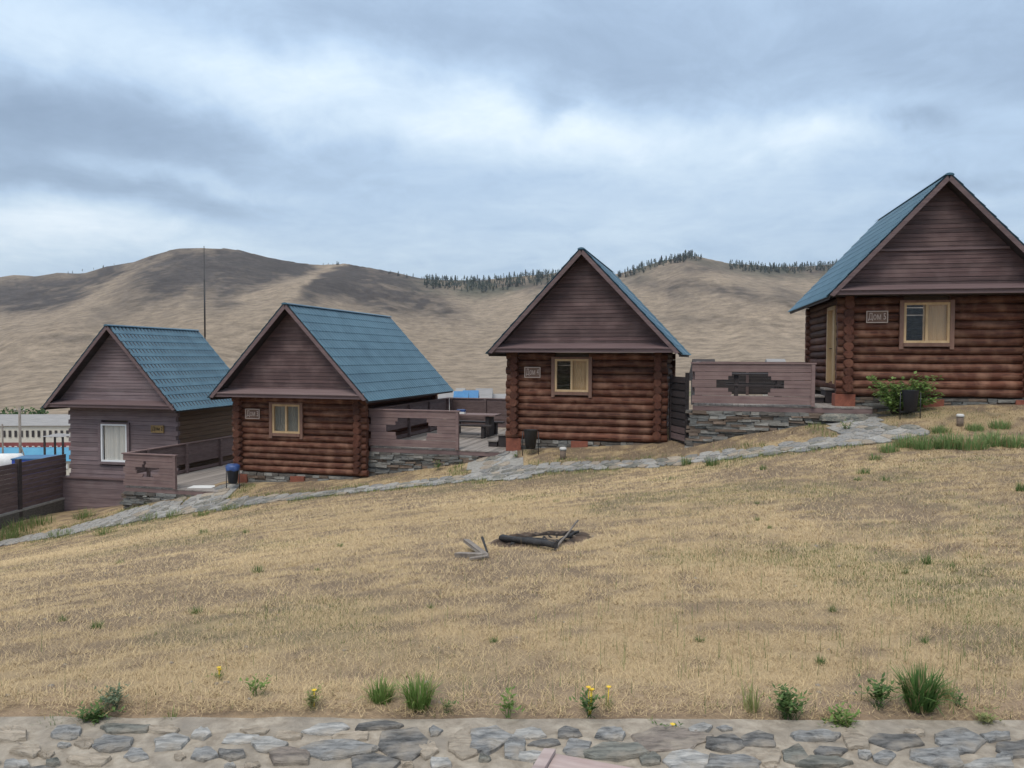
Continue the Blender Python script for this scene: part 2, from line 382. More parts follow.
def far_z(x, y):
    x = np.asarray(x, float); y = np.asarray(y, float)
    yc = np.maximum(y, 20.0); t = x / yc
    px = 512 + F_PX * t
    zv = np.interp(t, [-1.5, -.676, -.38, -.05, .35, .7, 1.6], [-17, -15, -11, -7, -3.2, -.5, 3]) * sstep(2, 88, y) - 2.5 * sstep(110, 260, y)
    ridge = (357.5 - np.interp(px, PXR, PYR)) / F_PX
    Yr = 840 + 90 * (fbm(px / 170. + 3, px * 0 + 2.2, 2) - .5)
    zr = EYE + ridge * Yr
    u = np.clip((y - 230) / (Yr - 230), 0, 1)
    prof = .45 * u ** 1.25 + .55 * u ** 2.1
    h = zv + (zr - zv) * prof
    # spurs and gullies
    w = np.sin(np.pi * np.clip(u, 0, 1)) ** 1.0
    h = h + w * (13 * (fbm(px / 62. + 5, y / 420., 2) - .5))
    rg = 1 - np.abs(2 * fbm(px / 34. + 2.5 * fbm(x / 90., y / 120. + 4, 2), y / 420. + 3, 2) - 1); h = h + w * 0.8 * (rg - .72)
    for (p0, y0, p1, y1, p2, y2, amp, wd) in ((347, 800, 300, 640, 262, 430, 17, 46), (160, 800, 120, 620, 70, 480, 11, 55), (700, 780, 735, 620, 790, 500, 12, 50), (560, 800, 575, 640, 600, 470, 8, 50)):
        pts = [((p - 512) / F_PX * yy, yy) for p, yy in ((p0, y0), (p1, y1), (p2, y2))]
        d1, t1 = seg_d(x, y, *pts[0], *pts[1]); d2, t2 = seg_d(x, y, *pts[1], *pts[2])
        d = np.minimum(d1, d2); h = h + amp * np.exp(-np.abs(d / wd) ** 1.6) * sstep(840, 640, y) * sstep(350, 520, y)
    back = np.clip((y - Yr) / 500, 0, 3); h = np.where(y > Yr, zr - 90 * back ** 1.2 + 4 * (fbm(x / 60., y / 60., 3) - .5), h)
    return h


def H(x, y):
    x = np.asarray(x, float); y = np.asarray(y, float); r = np.hypot(x, np.maximum(y, 0) * 1.0)
    k = sstep(34, 62, np.maximum(r, np.abs(x) * 1.2)); return near_z(x, y) * (1 - k) + far_z(x, y) * k


def gz(x, y): return float(H(np.array([x]), np.array([y]))[0])


def on_ground(px, py, y0=2.5, y1=60):
    """where the ray through a pixel first meets the ground"""
    d = ray(px, py); ys = np.linspace(y0, y1, 2400); xs = d.x / d.y * ys; zs = EYE + d.z / d.y * ys
    s = zs - H(xs, ys); k = np.argmax(s < 0); k = max(k, 1)
    if s[k] >= 0: k = len(ys) - 1
    t = s[k - 1] / (s[k - 1] - s[k] + 1e-9); Y = ys[k - 1] + t * (ys[k] - ys[k - 1]); X = d.x / d.y * Y
    return Vector((X, Y, gz(X, Y)))


def grid_mesh(name, xs, ys, zf, cols=None):
    X, Y = np.meshgrid(xs, ys); Z = zf(X, Y); nx, ny = len(xs), len(ys)
    co = np.stack([X, Y, Z], -1).reshape(-1, 3)
    i = np.arange(nx * ny).reshape(ny, nx); f = np.stack([i[:-1, :-1], i[:-1, 1:], i[1:, 1:], i[1:, :-1]], -1).reshape(-1, 4)
    return np_mesh(name, co, f, cols(X, Y).reshape(-1, 3) if cols else None)


def np_mesh(name, co, f, col=None, smooth=True):
    me = bpy.data.meshes.new(name); n = len(co); k = f.shape[1]; m = len(f)
    me.vertices.add(n); me.vertices.foreach_set('co', co.astype(np.float32).ravel())
    me.loops.add(m * k); me.loops.foreach_set('vertex_index', f.astype(np.int32).ravel())
    me.polygons.add(m); me.polygons.foreach_set('loop_start', np.arange(0, m * k, k, dtype=np.int32))
    me.polygons.foreach_set('loop_total', np.full(m, k, np.int32)); me.polygons.foreach_set('use_smooth', np.full(m, smooth, bool))
    me.update(calc_edges=True)
    if col is not None:
        a = me.color_attributes.new('Col', 'FLOAT_COLOR', 'POINT'); c4 = np.ones((n, 4), np.float32); c4[:, :3] = col; a.data.foreach_set('color', c4.ravel())
    return me


def bare(x, y):
    """0..1: where the turf is worn to soil"""
    big = fbm(x * .45 + 31, y * .45 + 12, 3)
    q = fbm(x * 2.4 + 90, y * 5.2 + 3, 5) + .55 * (big - .5); b = .8 * sstep(.535, .60, q)
    q = fbm(x * 6.5 + 9, y * 14 + 31, 4) + .5 * (big - .5); b = np.maximum(b, .9 * sstep(.565, .62, q))
    q = fbm(x * 1.1 + 44, y * 2.0 + 8, 4); return np.clip(np.maximum(b, .45 * sstep(.57, .64, q)), 0, 1)


def green(x, y):
    """0..1: where green shoots come through"""
    g = sstep(.55, .72, fbm(x * .6 + 7, y * .6 + 77, 3))
    return np.clip(g * .5 + .5 * sstep(1.0, 6, x) * sstep(14, 5, y) * sstep(.42, .6, fbm(x * 1.3, y * 1.3 + 9, 3)), 0, 1)


def straw_col(x, y, n):
    t = RNG.random(n)[:, None]
    big = fbm(x * .35 + 3, y * .35 + 8, 3)[:, None]
    c = np.array([.60, .46, .265]) * (1 - t) + np.array([.36, .265, .16]) * t
    return c * (.82 + .36 * big)


def mat_ground():
    m, nt, b = new_mat('dry_turf'); N = nt.nodes; L = nt.links
    a = N.new('ShaderNodeAttribute'); a.attribute_name = 'Col'
    tc = N.new('ShaderNodeTexCoord'); n1 = N.new('ShaderNodeTexNoise'); n1.inputs['Scale'].default_value = 9; n1.inputs['Detail'].default_value = 9; n1.inputs['Roughness'].default_value = .7
    n2 = N.new('ShaderNodeTexNoise'); n2.inputs['Scale'].default_value = 55; n2.inputs['Detail'].default_value = 5
    L.new(tc.outputs['Object'], n1.inputs['Vector']); L.new(tc.outputs['Object'], n2.inputs['Vector'])
    ad = N.new('ShaderNodeMath'); ad.operation = 'MULTIPLY'; L.new(n1.outputs['Fac'], ad.inputs[0]); L.new(n2.outputs['Fac'], ad.inputs[1])
    mr = N.new('ShaderNodeMapRange'); mr.inputs[1].default_value = .12; mr.inputs[2].default_value = .40; mr.inputs[3].default_value = .93; mr.inputs[4].default_value = 1.06
    L.new(ad.outputs[0], mr.inputs[0]); vm = N.new('ShaderNodeVectorMath'); vm.operation = 'SCALE'
    L.new(a.outputs['Color'], vm.inputs[0]); L.new(mr.outputs[0], vm.inputs['Scale']); L.new(vm.outputs[0], b.inputs['Base Color'])
    b.inputs['Roughness'].default_value = .95; b.inputs['Specular IOR Level'].default_value = .15
    bp = N.new('ShaderNodeBump'); bp.inputs['Strength'].default_value = .7; bp.inputs['Distance'].default_value = .04
    L.new(ad.outputs[0], bp.inputs['Height']); L.new(bp.outputs[0], b.inputs['Normal']); return m


def ground_cols(X, Y):
    x = X.ravel(); y = Y.ravel(); b = bare(x, y)[:, None]; g = green(x, y)[:, None] * .35
    big = fbm(x * .35 + 3, y * .35 + 8, 3)[:, None]
    c = np.array([.385, .29, .172]) * (.82 + .36 * big)
    c = c * (1 - b) + np.array([.165, .122, .088]) * b
    c = c * (1 - g) + np.array([.16, .17, .075]) * g
    edge = sstep(3.75, 3.35, y)[:, None] * .6
    return c * (1 - edge) + np.array([.29, .21, .15]) * edge


PAVE_Y = 3.33


def lawn_z(X, Y):
    z = H(X, Y) + .03 * (fbm(X * 1.3, Y * 1.3, 3) - .5) + .02 * (fbm(X * 5, Y * 5, 2) - .5)
    k = sstep(3.16, 3.36, Y + .16 * (fbm(X * 2.2, X * 0 + 1, 3) - .5)); return z + .035 * k * sstep(3.9, 3.4, Y) - .06 * (1 - k) - .3 * sstep(3.2, 2.6, Y)


def build_ground():
    xs = np.concatenate([np.arange(-40, -20, .8), np.arange(-20, 18, .2), np.arange(18, 34.1, .8)]); ys = np.concatenate([np.arange(2.4, 30, .2), np.arange(30, 46.1, .8)])
    lawn = link('lawn', grid_mesh('lawn', xs, ys, lawn_z, ground_cols), mat_ground()); tag(lawn, kind='structure')
    # far terrain (dips below the lawn where the two overlap)
    az = np.concatenate([np.linspace(-180, -62, 30), np.linspace(-60, 60, 760), np.linspace(62, 180, 30)])
    rr = np.concatenate([np.array([2, 6, 10]), np.geomspace(14, 230, 60), np.linspace(236, 900, 210), np.geomspace(915, 1450, 14)])
    A, RR = np.meshgrid(np.radians(az), rr); X = RR * np.sin(A); Y = RR * np.cos(A)
    def zt(X, Y):
        z = H(X, Y); back = Y < 3
        z = np.where(back, -.6 + 0 * z, z)
        inside = (X > -38.5) & (X < 32.5) & (Y < 44.5)
        return np.where(inside, z - 1.2 * sstep(0, 3, np.minimum.reduce([X + 39.5, 33.5 - X, 45.5 - Y])), z)
    Z = zt(X, Y)
    co = np.stack([X, Y, Z], -1).reshape(-1, 3); ny, nx = X.shape; i = np.arange(nx * ny).reshape(ny, nx)
    f = np.stack([i[:-1, :-1], i[:-1, 1:], i[1:, 1:], i[1:, :-1]], -1).reshape(-1, 4)[:, ::-1]
    x = X.ravel(); y = Y.ravel(); px = 512 + F_PX * x / np.maximum(y, 20)
    n = fbm(x / 110. + 3, y / 150., 5); n2 = fbm(x / 30., y / 34. + 5, 4); n3 = fbm(px / 40. + 8, y / 260., 4)
    # shade of the hill faces painted into the slope colour as dark patches (bearing / height as seen from the cabins)
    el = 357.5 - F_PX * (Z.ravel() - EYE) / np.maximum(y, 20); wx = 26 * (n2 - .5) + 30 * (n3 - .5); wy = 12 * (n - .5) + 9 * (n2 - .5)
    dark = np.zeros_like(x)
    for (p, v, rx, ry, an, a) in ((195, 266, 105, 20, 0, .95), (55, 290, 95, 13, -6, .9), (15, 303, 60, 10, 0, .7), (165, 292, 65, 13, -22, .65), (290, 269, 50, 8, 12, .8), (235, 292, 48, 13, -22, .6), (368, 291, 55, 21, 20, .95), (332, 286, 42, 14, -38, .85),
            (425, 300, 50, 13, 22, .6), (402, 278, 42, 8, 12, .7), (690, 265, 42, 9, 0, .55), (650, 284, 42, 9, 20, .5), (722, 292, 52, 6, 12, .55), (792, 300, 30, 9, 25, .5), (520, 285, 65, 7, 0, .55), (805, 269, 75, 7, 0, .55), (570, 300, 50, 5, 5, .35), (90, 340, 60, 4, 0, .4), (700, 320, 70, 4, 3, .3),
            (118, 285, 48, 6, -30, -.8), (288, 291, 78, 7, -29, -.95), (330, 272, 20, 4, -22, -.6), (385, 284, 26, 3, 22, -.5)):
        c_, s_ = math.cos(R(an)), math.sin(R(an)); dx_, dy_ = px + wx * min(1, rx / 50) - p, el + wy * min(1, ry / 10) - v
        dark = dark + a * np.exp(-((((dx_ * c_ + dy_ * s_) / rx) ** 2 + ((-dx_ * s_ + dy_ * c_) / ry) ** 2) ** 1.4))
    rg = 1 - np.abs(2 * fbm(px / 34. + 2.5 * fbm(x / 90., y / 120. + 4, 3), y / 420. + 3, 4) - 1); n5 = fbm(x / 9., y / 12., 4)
    dark = dark * sstep(300, 420, y) + .20 * sstep(.72, .55, rg) * sstep(420, 600, y) + .10 * (n3 - .45)  # gullies darkened as well: their shading is put into the colour
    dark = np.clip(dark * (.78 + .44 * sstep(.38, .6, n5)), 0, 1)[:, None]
    gold = np.array([.245, .195, .144]) * (.95 + .1 * n2[:, None]) * (.9 + .2 * fbm(x / 160. + 9, y / 200., 3)[:, None]) * (1 - .12 * sstep(600, 250, y)[:, None] * 0)
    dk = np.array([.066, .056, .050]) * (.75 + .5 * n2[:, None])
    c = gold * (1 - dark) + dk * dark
    wood_ = (sstep(690, 790, y) * (np.exp(-((px - 495) / 75.) ** 4) + np.exp(-((px - 668) / 42.) ** 4) * .8 + np.exp(-((px - 800) / 80.) ** 4) * .9) * sstep(.38, .55, n2 * .6 + n3 * .4))[:, None] * .8
    c = c * (1 - wood_) + np.array([.05, .058, .042]) * wood_
    gr = (sstep(.50, .62, fbm(x / 25., y / 25. + 60, 3)) * sstep(210, 150, y) * .6)[:, None]; c = c * (1 - gr) + np.array([.13, .15, .07]) * gr
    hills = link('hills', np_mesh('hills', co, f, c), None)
    m, nt, b = new_mat('steppe'); a = nt.nodes.new('ShaderNodeAttribute'); a.attribute_name = 'Col'; b.inputs['Roughness'].default_value = 1; b.inputs['Specular IOR Level'].default_value = .05
    tc = nt.nodes.new('ShaderNodeTexCoord'); nz = nt.nodes.new('ShaderNodeTexNoise'); nz.inputs['Scale'].default_value = .12; nz.inputs['Detail'].default_value = 12; nz.inputs['Roughness'].default_value = .78
    nt.links.new(tc.outputs['Object'], nz.inputs['Vector'])
    mr = nt.nodes.new('ShaderNodeMapRange'); mr.inputs[1].default_value = .35; mr.inputs[2].default_value = .65; mr.inputs[3].default_value = .55; mr.inputs[4].default_value = 1.4; nt.links.new(nz.outputs['Fac'], mr.inputs[0])
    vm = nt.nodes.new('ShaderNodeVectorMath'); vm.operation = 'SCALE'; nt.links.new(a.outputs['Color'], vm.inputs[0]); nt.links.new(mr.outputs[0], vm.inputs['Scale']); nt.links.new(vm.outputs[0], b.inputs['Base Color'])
    bp = nt.nodes.new('ShaderNodeBump'); bp.inputs['Strength'].default_value = .0; bp.inputs['Distance'].default_value = 1.0; nt.links.new(nz.outputs['Fac'], bp.inputs['Height']); nt.links.new(bp.outputs[0], b.inputs['Normal'])
    hills.data.materials.append(m); tag(hills, kind='structure')
    return lawn


LAWN = build_ground()


def lz(x, y): return float(lawn_z(np.array([x]), np.array([y]))[0])


# ------------------------------------------------------------------ stone paving in front
def stone_mesh(poly, h, top_in=.78, wob=.25):
    """irregular flat stone: outline polygon (list of (x,y)), centre-based"""
    g = G(); n = len(poly); cx = sum(p[0] for p in poly) / n; cy = sum(p[1] for p in poly) / n
    for (k, z) in ((1.0, -h), (.99, h * .35), (.90, h * .85), (top_in * .8, h * 1.0)):
        for (x, y) in poly:
            g.v.append((cx + (x - cx) * k, cy + (y - cy) * k, z + random.uniform(-wob, wob) * h * (z > 0)))
    g.v.append((cx, cy, h * 1.0))
    for r in range(3):
        for i in range(n):
            g.f.append((r * n + i, r * n + (i + 1) % n, (r + 1) * n + (i + 1) % n, (r + 1) * n + i)); g.sm.append(r > 0)
    for i in range(n): g.f.append((3 * n + i, 3 * n + (i + 1) % n, 4 * n)); g.sm.append(True)
    return g


def slab_mesh(poly, h):
    g = G(); n = len(poly); cx = sum(p[0] for p in poly) / n; cy = sum(p[1] for p in poly) / n; tx, ty = random.uniform(-.03, .03), random.uniform(-.06, .06)
    for (k, z) in ((1.0, -.03), (.985, h * .5), (.93, h * .95), (.55, h * 1.05)):
        for (x, y) in poly:
            X, Y = (x - cx) * k, (y - cy) * k; g.v.append((cx + X, cy + Y, z + (tx * X + ty * Y + random.uniform(-.25, .25) * h) * (z > 0)))
    g.v.append((cx, cy, h * 1.1))
    for r in range(3):
        for i in range(n): g.f.append((r * n + i, r * n + (i + 1) % n, (r + 1) * n + (i + 1) % n, (r + 1) * n + i)); g.sm.append(False)
    for i in range(n): g.f.append((3 * n + i, 3 * n + (i + 1) % n, 4 * n)); g.sm.append(False)
    return g


def build_paving():
    xs = np.arange(-9, 9.01, .06); ys = np.arange(-5, PAVE_Y + .005, .06)
    near = ys > 1.6; ys = np.concatenate([np.arange(-5, 1.6, .6), ys[near]])
    def zf(X, Y): return .012 + .012 * (fbm(X * 7, Y * 7, 3) - .5) - .03 * sstep(PAVE_Y - .05, PAVE_Y + .01, Y + .06 * (fbm(X * 3, X * 0 + 3, 3) - .5))
    pv = link('stone_paving', grid_mesh('stone_paving', xs, ys, zf), mat_noise('paving_mortar', (.22, .185, .145), (.40, .35, .285), (16, 16, 16), .95, .9, detail=12, rnd=0, lo=.34, hi=.66, extra=((.22, .195, .165), 4.0, .8)))
    tag(pv, kind='structure')
    D, B_, BR, LT, BE, GR = range(6)
    lst = [(570, 735, 26, 10, D), (612, 736, 27, 11, B_), (669, 740, 66, 21, BR), (530, 735, 26, 9, LT), (545, 745, 27, 7, D), (577, 749, 25, 14, B_), (617, 753, 53, 14, GR), (650, 760, 19, 13, GR),
        (688, 762, 38, 17, LT), (726, 745, 35, 14, D), (758, 741, 31, 17, D), (700, 731, 25, 9, LT), (731, 764, 46, 13, B_), (534, 758, 30, 10, LT), (514, 747, 18, 22, B_),
        (815, 738, 43, 9, B_), (855, 741, 25, 20, BE), (895, 742, 50, 15, D), (960, 742, 40, 20, B_), (998, 738, 28, 8, B_), (1018, 751, 38, 14, D), (796, 756, 25, 15, GR), (830, 753, 30, 9, D), (827, 764, 50, 9, GR),
        (885, 759, 20, 14, B_), (938, 759, 46, 22, B_), (990, 765, 50, 11, LT), (378, 728, 42, 8, D), (402, 745, 46, 28, D), (338, 751, 70, 16, B_), (292, 758, 40, 16, BR), (490, 740, 34, 27, B_), (372, 764, 42, 16, D),
        (435, 732, 13, 9, B_), (441, 765, 20, 9, LT), (328, 730, 42, 9, LT), (268, 746, 32, 12, LT), (462, 747, 26, 26, BE), (428, 752, 16, 18, BE), (66, 735, 28, 12, B_), (110, 745, 36, 14, B_), (125, 730, 42, 8, GR),
        (172, 744, 30, 14, LT), (136, 757, 26, 13, B_), (202, 735, 18, 11, LT), (243, 740, 36, 8, LT), (46, 756, 14, 6, BE), (26, 752, 26, 12, BE), (232, 756, 26, 10, D), (84, 744, 16, 10, BE), (12, 736, 30, 12, BE),
        (205, 757, 24, 13, B_), (165, 731, 30, 7, BE), (-25, 745, 40, 16, B_), (-40, 760, 30, 12, LT), (1055, 740, 36, 14, B_), (1060, 760, 40, 14, BR), (90, 762, 40, 10, BE), (255, 732, 26, 7, BE), (770, 757, 22, 12, BE), (865, 757, 12, 8, LT), (915, 734, 18, 6, BE), (290, 736, 26, 8, BE), (350, 738, 30, 8, BE), (1005, 758, 16, 7, B_)]
    fr = random.Random(8); tries = 0
    while tries < 900:
        tries += 1; w_ = fr.uniform(9, 24); q = (fr.uniform(-10, 1034), fr.uniform(729, 768), w_, w_ * fr.uniform(.3, .5), fr.choice((LT, BE, BE, GR, BR, B_)))
        if all(abs(q[0] - o[0]) > (q[2] + o[2]) * .60 or abs(q[1] - o[1]) > (q[3] + o[3]) * .60 for o in lst): lst.append(q)
    for (px, py, w, h, k) in lst:
        n = random.choice((5, 5, 6, 7)); a0 = random.uniform(0, 6.28); key = []; poly = []
        c = at_z(px, py, .012); w *= 1.26; h *= 1.24
        for i in range(n):
            a = a0 + 2 * math.pi * (i + random.uniform(-.32, .32)) / n; q = 1 / max(abs(math.cos(a)), abs(math.sin(a))) ** .5 * random.uniform(.78, 1.12)
            p = at_z(px + math.cos(a) * w / 2 * q, py - math.sin(a) * h / 2 * q, .012); key.append((p.x - c.x, p.y - c.y))
        for i in range(n):
            (x0, y0), (x1, y1) = key[i], key[(i + 1) % n]; d = math.hypot(x1 - x0, y1 - y0)
            for t in (0, .33, .66): poly.append((x0 + (x1 - x0) * t + random.uniform(-.05, .05) * d * (t > 0), y0 + (y1 - y0) * t + random.uniform(-.05, .05) * d * (t > 0)))
        o = slab_mesh(poly, random.uniform(.009, .018)).obj('paving_stone', STONE[k], pv, (c.x, c.y, .012)); o.rotation_euler = (random.uniform(-.03, .03), random.uniform(-.03, .03), 0)
    for r in range(4):          # rows of the same paving towards the photographer's feet
        for c in range(13):
            x = -2.6 + c * .42 + random.uniform(-.08, .08); y = 2.74 - r * .24 + random.uniform(-.03, .03); n = 8; w = random.uniform(.13, .19); h = random.uniform(.06, .1)
            poly = [(math.cos(i * .785) * w * random.uniform(.8, 1.1), math.sin(i * .785) * h * random.uniform(.8, 1.1)) for i in range(n)]
            if .0 < x < 1.7 and 1.7 < y < 2.35: continue
            stone_mesh(poly, .02).obj('paving_stone', random.choice(STONE), pv, (x, y, .012))
    return pv


build_paving()


# ------------------------------------------------------------------ cabins
class Cab: pass


CABS = []
for (X, Y, Z, a, hr, D, ws) in ((-14.14, 26.505, -1.8245, -12.01, 1.0134, 5.095, .996), (-6.792, 22.769, -1.2436, -15.14, .99, 7.45, .994),
                                (1.907, 20.996, .1497, -15.35, .9976, 6.255, 1.003), (10.463, 18.342, 1.5853, -11.92, .9938, 6.369, .992)):
    c = Cab(); c.p = Vector((X, Y, 0)); c.eave = Z + EYE; c.a = R(a); c.Hr = 2.8903 * hr - .085; c.D = D; c.He = 2.6 * ws
    c.u = Vector((math.cos(c.a), math.sin(c.a), 0)); c.v = Vector((-math.sin(c.a), math.cos(c.a), 0)); c.s = .70
    CABS.append(c)


def fac(c, px, py, v=None):
    """pixel -> (u, absolute z) on the facade plane of a cabin"""
    v = c.s if v is None else v
    d = ray(px, py); o = c.p + c.v * v; t = (o - EYEP).dot(c.v) / d.dot(c.v); q = EYEP + d * t
    return (q - c.p).dot(c.u), q.z


def text_mesh(body, size, depth):
    cu = bpy.data.curves.new('txt', 'FONT'); cu.body = body; cu.size = size; cu.extrude = depth; cu.align_x = 'CENTER'; cu.align_y = 'CENTER'; cu.resolution_u = 3
    o = bpy.data.objects.new('txt', cu); COL.objects.link(o); bpy.context.view_layer.update()
    me = bpy.data.meshes.new_from_object(o.evaluated_get(bpy.context.evaluated_depsgraph_get())); me.name = 'lettering'
    bpy.data.objects.remove(o); bpy.data.curves.remove(cu); return me


WH = 2.06      # half distance between the side log walls


def roof_sheet(c, side, zb):
    L = math.hypot(c.He, c.Hr); ex = .12; dirx, dirz = side * c.He / L, -c.Hr / L; nx, nz = side * c.Hr / L, c.He / L
    rows = 11; rl = (L + ex) / rows; per = .19; v0, v1 = -.07, c.D; nv = int((v1 - v0) / per * 6) + 1
    vv = np.linspace(v0, v1, nv); ph = (vv - v0) / per * 2 * math.pi
    wave = .024 * np.cos(ph) + .008 * np.cos(2 * ph)
    q = []; off = []
    for r in range(rows):
        q += [r * rl, r * rl + rl * .5, (r + 1) * rl]; off += [.046, .050, .062]
    q = np.array(q)[:, None]; off = np.array(off)[:, None]
    hgt = off + wave[None] ; q = q + .012 * np.cos(ph)[None]
    X = dirx * q + nx * hgt; Z = c.Hr + dirz * q + nz * hgt + c.eave - zb; Y = np.broadcast_to(vv[None], X.shape)
    co = np.stack([X, Y, Z], -1).reshape(-1, 3); ny, nx_ = X.shape; i = np.arange(ny * nx_).reshape(ny, nx_)
    f = np.stack([i[:-1, :-1], i[:-1, 1:], i[1:, 1:], i[1:, :-1]], -1); tr_ = np.arange(ny - 1) % 3 == 2
    lip = f[tr_].reshape(-1, 4); co = np.concatenate([co, co[lip].reshape(-1, 3)]); lip2 = np.arange(lip.size).reshape(-1, 4) + ny * nx_
    f = np.concatenate([f[~tr_].reshape(-1, 4), lip2])
    if side > 0: f = f[:, ::-1]
    return np_mesh('roof_sheet', co, f, None, True)


def cabin(c, zb, zf, label, style, win, sign, text, footings):
    """zb = ground/base level of the thing, zf = underside of the wall (absolute)"""
    root = empty('log_cabin' if style == 'log' else 'timber_cabin', (c.p.x, c.p.y, zb), c.a, label, 'cabin', 'cabins in a row down the slope')
    e = c.eave - zb; f0 = zf - zb; s = c.s; Lw = c.D - 2 * s; He, Hr = c.He, c.Hr
    c.root = root; c.zb = zb
    (wu0, wz1), (wu1, wz0) = fac(c, win[0], win[1]), fac(c, win[2], win[3]); wz0 -= zb; wz1 -= zb        # pine frame rectangle
    wu0, wu1 = min(wu0, wu1), max(wu0, wu1)
    # ---- walls
    if style == 'log':
        n = max(10, round((e - f0) / .205)); sp = (e - f0) / n; r = sp * .53
        def seglog(a, b, z, mat, alongu, pos):
            g = G(); m = max(2, int(abs(b - a) / .7) + 1); ts = [a + (b - a) * k / (m - 1) for k in range(m)]
            j = [random.uniform(-.010, .010) for _ in ts]; rk = random.uniform(.93, 1.08)
            if alongu: g.tube([(t, pos + j[k], z + j[-1 - k]) for k, t in enumerate(ts)], [r * rk * random.uniform(.95, 1.05) for _ in ts], 10)
            else: g.tube([(pos + j[k], t, z + j[-1 - k]) for k, t in enumerate(ts)], [r * rk * random.uniform(.95, 1.05) for _ in ts], 10)
            g.obj('log', mat, root)
        for i in range(n):
            z = f0 + sp * (i + .5); ext = .25 + random.uniform(-.02, .03)
            if wz0 - .02 < z + r * .6 and z - r * .6 < wz1 + .02:
                seglog(-WH - ext, wu0 - .01, z, M['log'], True, s); seglog(wu1 + .01, WH + ext, z, M['log'], True, s)
            else: seglog(-WH - ext, WH + ext, z, M['log'], True, s)
            seglog(-WH - .2, WH + .2, z, M['log'], True, s + Lw)
            for sd in (-1, 1):
                z2 = z + sp * .5 if i < n - 1 else z + sp * .3
                if hasattr(c, 'door') and sd == -1 and c.door[2] - zb < z2 + r * .5 and z2 - r * .5 < c.door[3] - zb:
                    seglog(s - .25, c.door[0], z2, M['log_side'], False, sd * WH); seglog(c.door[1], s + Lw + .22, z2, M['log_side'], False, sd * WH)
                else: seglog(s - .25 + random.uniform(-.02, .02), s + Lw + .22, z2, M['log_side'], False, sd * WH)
    else:
        bh = .163; n = int(round((e - f0) / bh)); bh = (e - f0) / n
        for i in range(n):
            z0 = f0 + i * bh; z1 = z0 + bh - .008; w = WH + .12 + (.07 if i % 2 else 0)
            spans = [(-w, w)]
            if z1 > wz0 and z0 < wz1: spans = [(-w, wu0 - .01), (wu1 + .01, w)]
            for (a, b) in spans:
                g = G(); y = s - .05 + random.uniform(-.006, .006); g.box(a, b, y, y + .14, z0, z1)
                for k in (0, 1): x_, y_, z_ = g.v[k]; g.v[k] = (x_, y_ - .012, z_)
                g.obj('wall_board', M['clad'], root)
            for sd in (-1, 1):
                w2 = .05 if i % 2 else 0
                G().box(sd * WH - .06, sd * WH + .06, s + .12 - w2, s + Lw, z0 + .003, z1 - .003).obj('side_board', M['clad_side'], root)
            G().box(-WH, WH, s + Lw + .01, s + Lw + .12, z0, z1).obj('rear_board', M['clad_side'], root)
    G().box(-WH, WH, s + .15, s + Lw - .15, f0 - .02, f0 + .08).obj('floor', M['inner'], root)
    yl0, yl1 = s + (.055 if style == 'log' else .10), s + (.085 if style == 'log' else .13)
    G().box(-WH + .1, wu0 - .012, yl0, yl1, f0 + .08, e).box(wu1 + .012, WH - .1, yl0, yl1, f0 + .08, e).box(wu0 - .012, wu1 + .012, yl0, yl1, f0 + .08, wz0 - .01).box(wu0 - .012, wu1 + .012, yl0, yl1, wz1 + .01, e).obj('inner_lining', M['inner'], root)
    # ---- gable front: horizontal boards, each its own piece
    gv = .38; bh = .108; z = .12; k = 0
    while z < Hr - .12:
        z1 = min(z + bh, Hr - .05); w0 = (Hr - z) * He / Hr - .03; w1 = (Hr - z1) * He / Hr - .03; t = .012
        y0 = gv - .008 + random.uniform(-.003, .003)
        g = G(); P = [(-w0, y0 - t, z + e), (w0, y0 - t, z + e), (max(w1, .02), y0, z1 - .004 + e), (-max(w1, .02), y0, z1 - .006 + e)]
        Q = [(x, y0 + .03, zz) for (x, y, zz) in P]
        g.poly(P); g.poly(Q[::-1])
        for i in range(4): g.poly([P[i], Q[i], Q[(i + 1) % 4], P[(i + 1) % 4]])
        g.obj('gable_board', M['gable'] if style == 'log' else M['clad'], root); z = z1; k += 1
    if hasattr(c, 'seam'):
        w = (Hr - c.seam) * He / Hr - .05; G().box(-w, w, gv - .055, gv - .032, c.seam + e - .03, c.seam + e + .03).obj('gable_trim', M['trim'], root)
    g = G(); g.poly([(-He + .1, c.D - .25, e + .05), (0, c.D - .25, e + Hr - .05), (He - .1, c.D - .25, e + .05)]); g.poly([(-He + .1, c.D - .28, e + .05), (He - .1, c.D - .28, e + .05), (0, c.D - .28, e + Hr - .05)]); g.obj('rear_gable', M['gable'], root)
    # ---- pent ledge, fascia, soffit
    g = G(); w = He - .02; wi = He - .2
    P = [(-w, -.055, e + .128), (w, -.055, e + .128), (wi, gv - .03, e + .26), (-wi, gv - .03, e + .26)]; Q = [(x, y, z - .025) for x, y, z in P]
    g.poly(P); g.poly(Q[::-1])
    for i in range(4): g.poly([P[i], Q[i], Q[(i + 1) % 4], P[(i + 1) % 4]])
    g.obj('pent_board', M['trim_light'] if style == 'log' and c is CABS[1] else M['trim'], root)
    G().box(-w, w, -.010, .012, e, e + .098).obj('fascia_board', M['trim'], root)
    G().box(-w + .01, w - .01, .014, s + .12, e + .004, e + .026).obj('soffit', M['dark_wood'], root)
    # ---- roof
    L = math.hypot(He, Hr); nrm = (Hr / L, He / L)
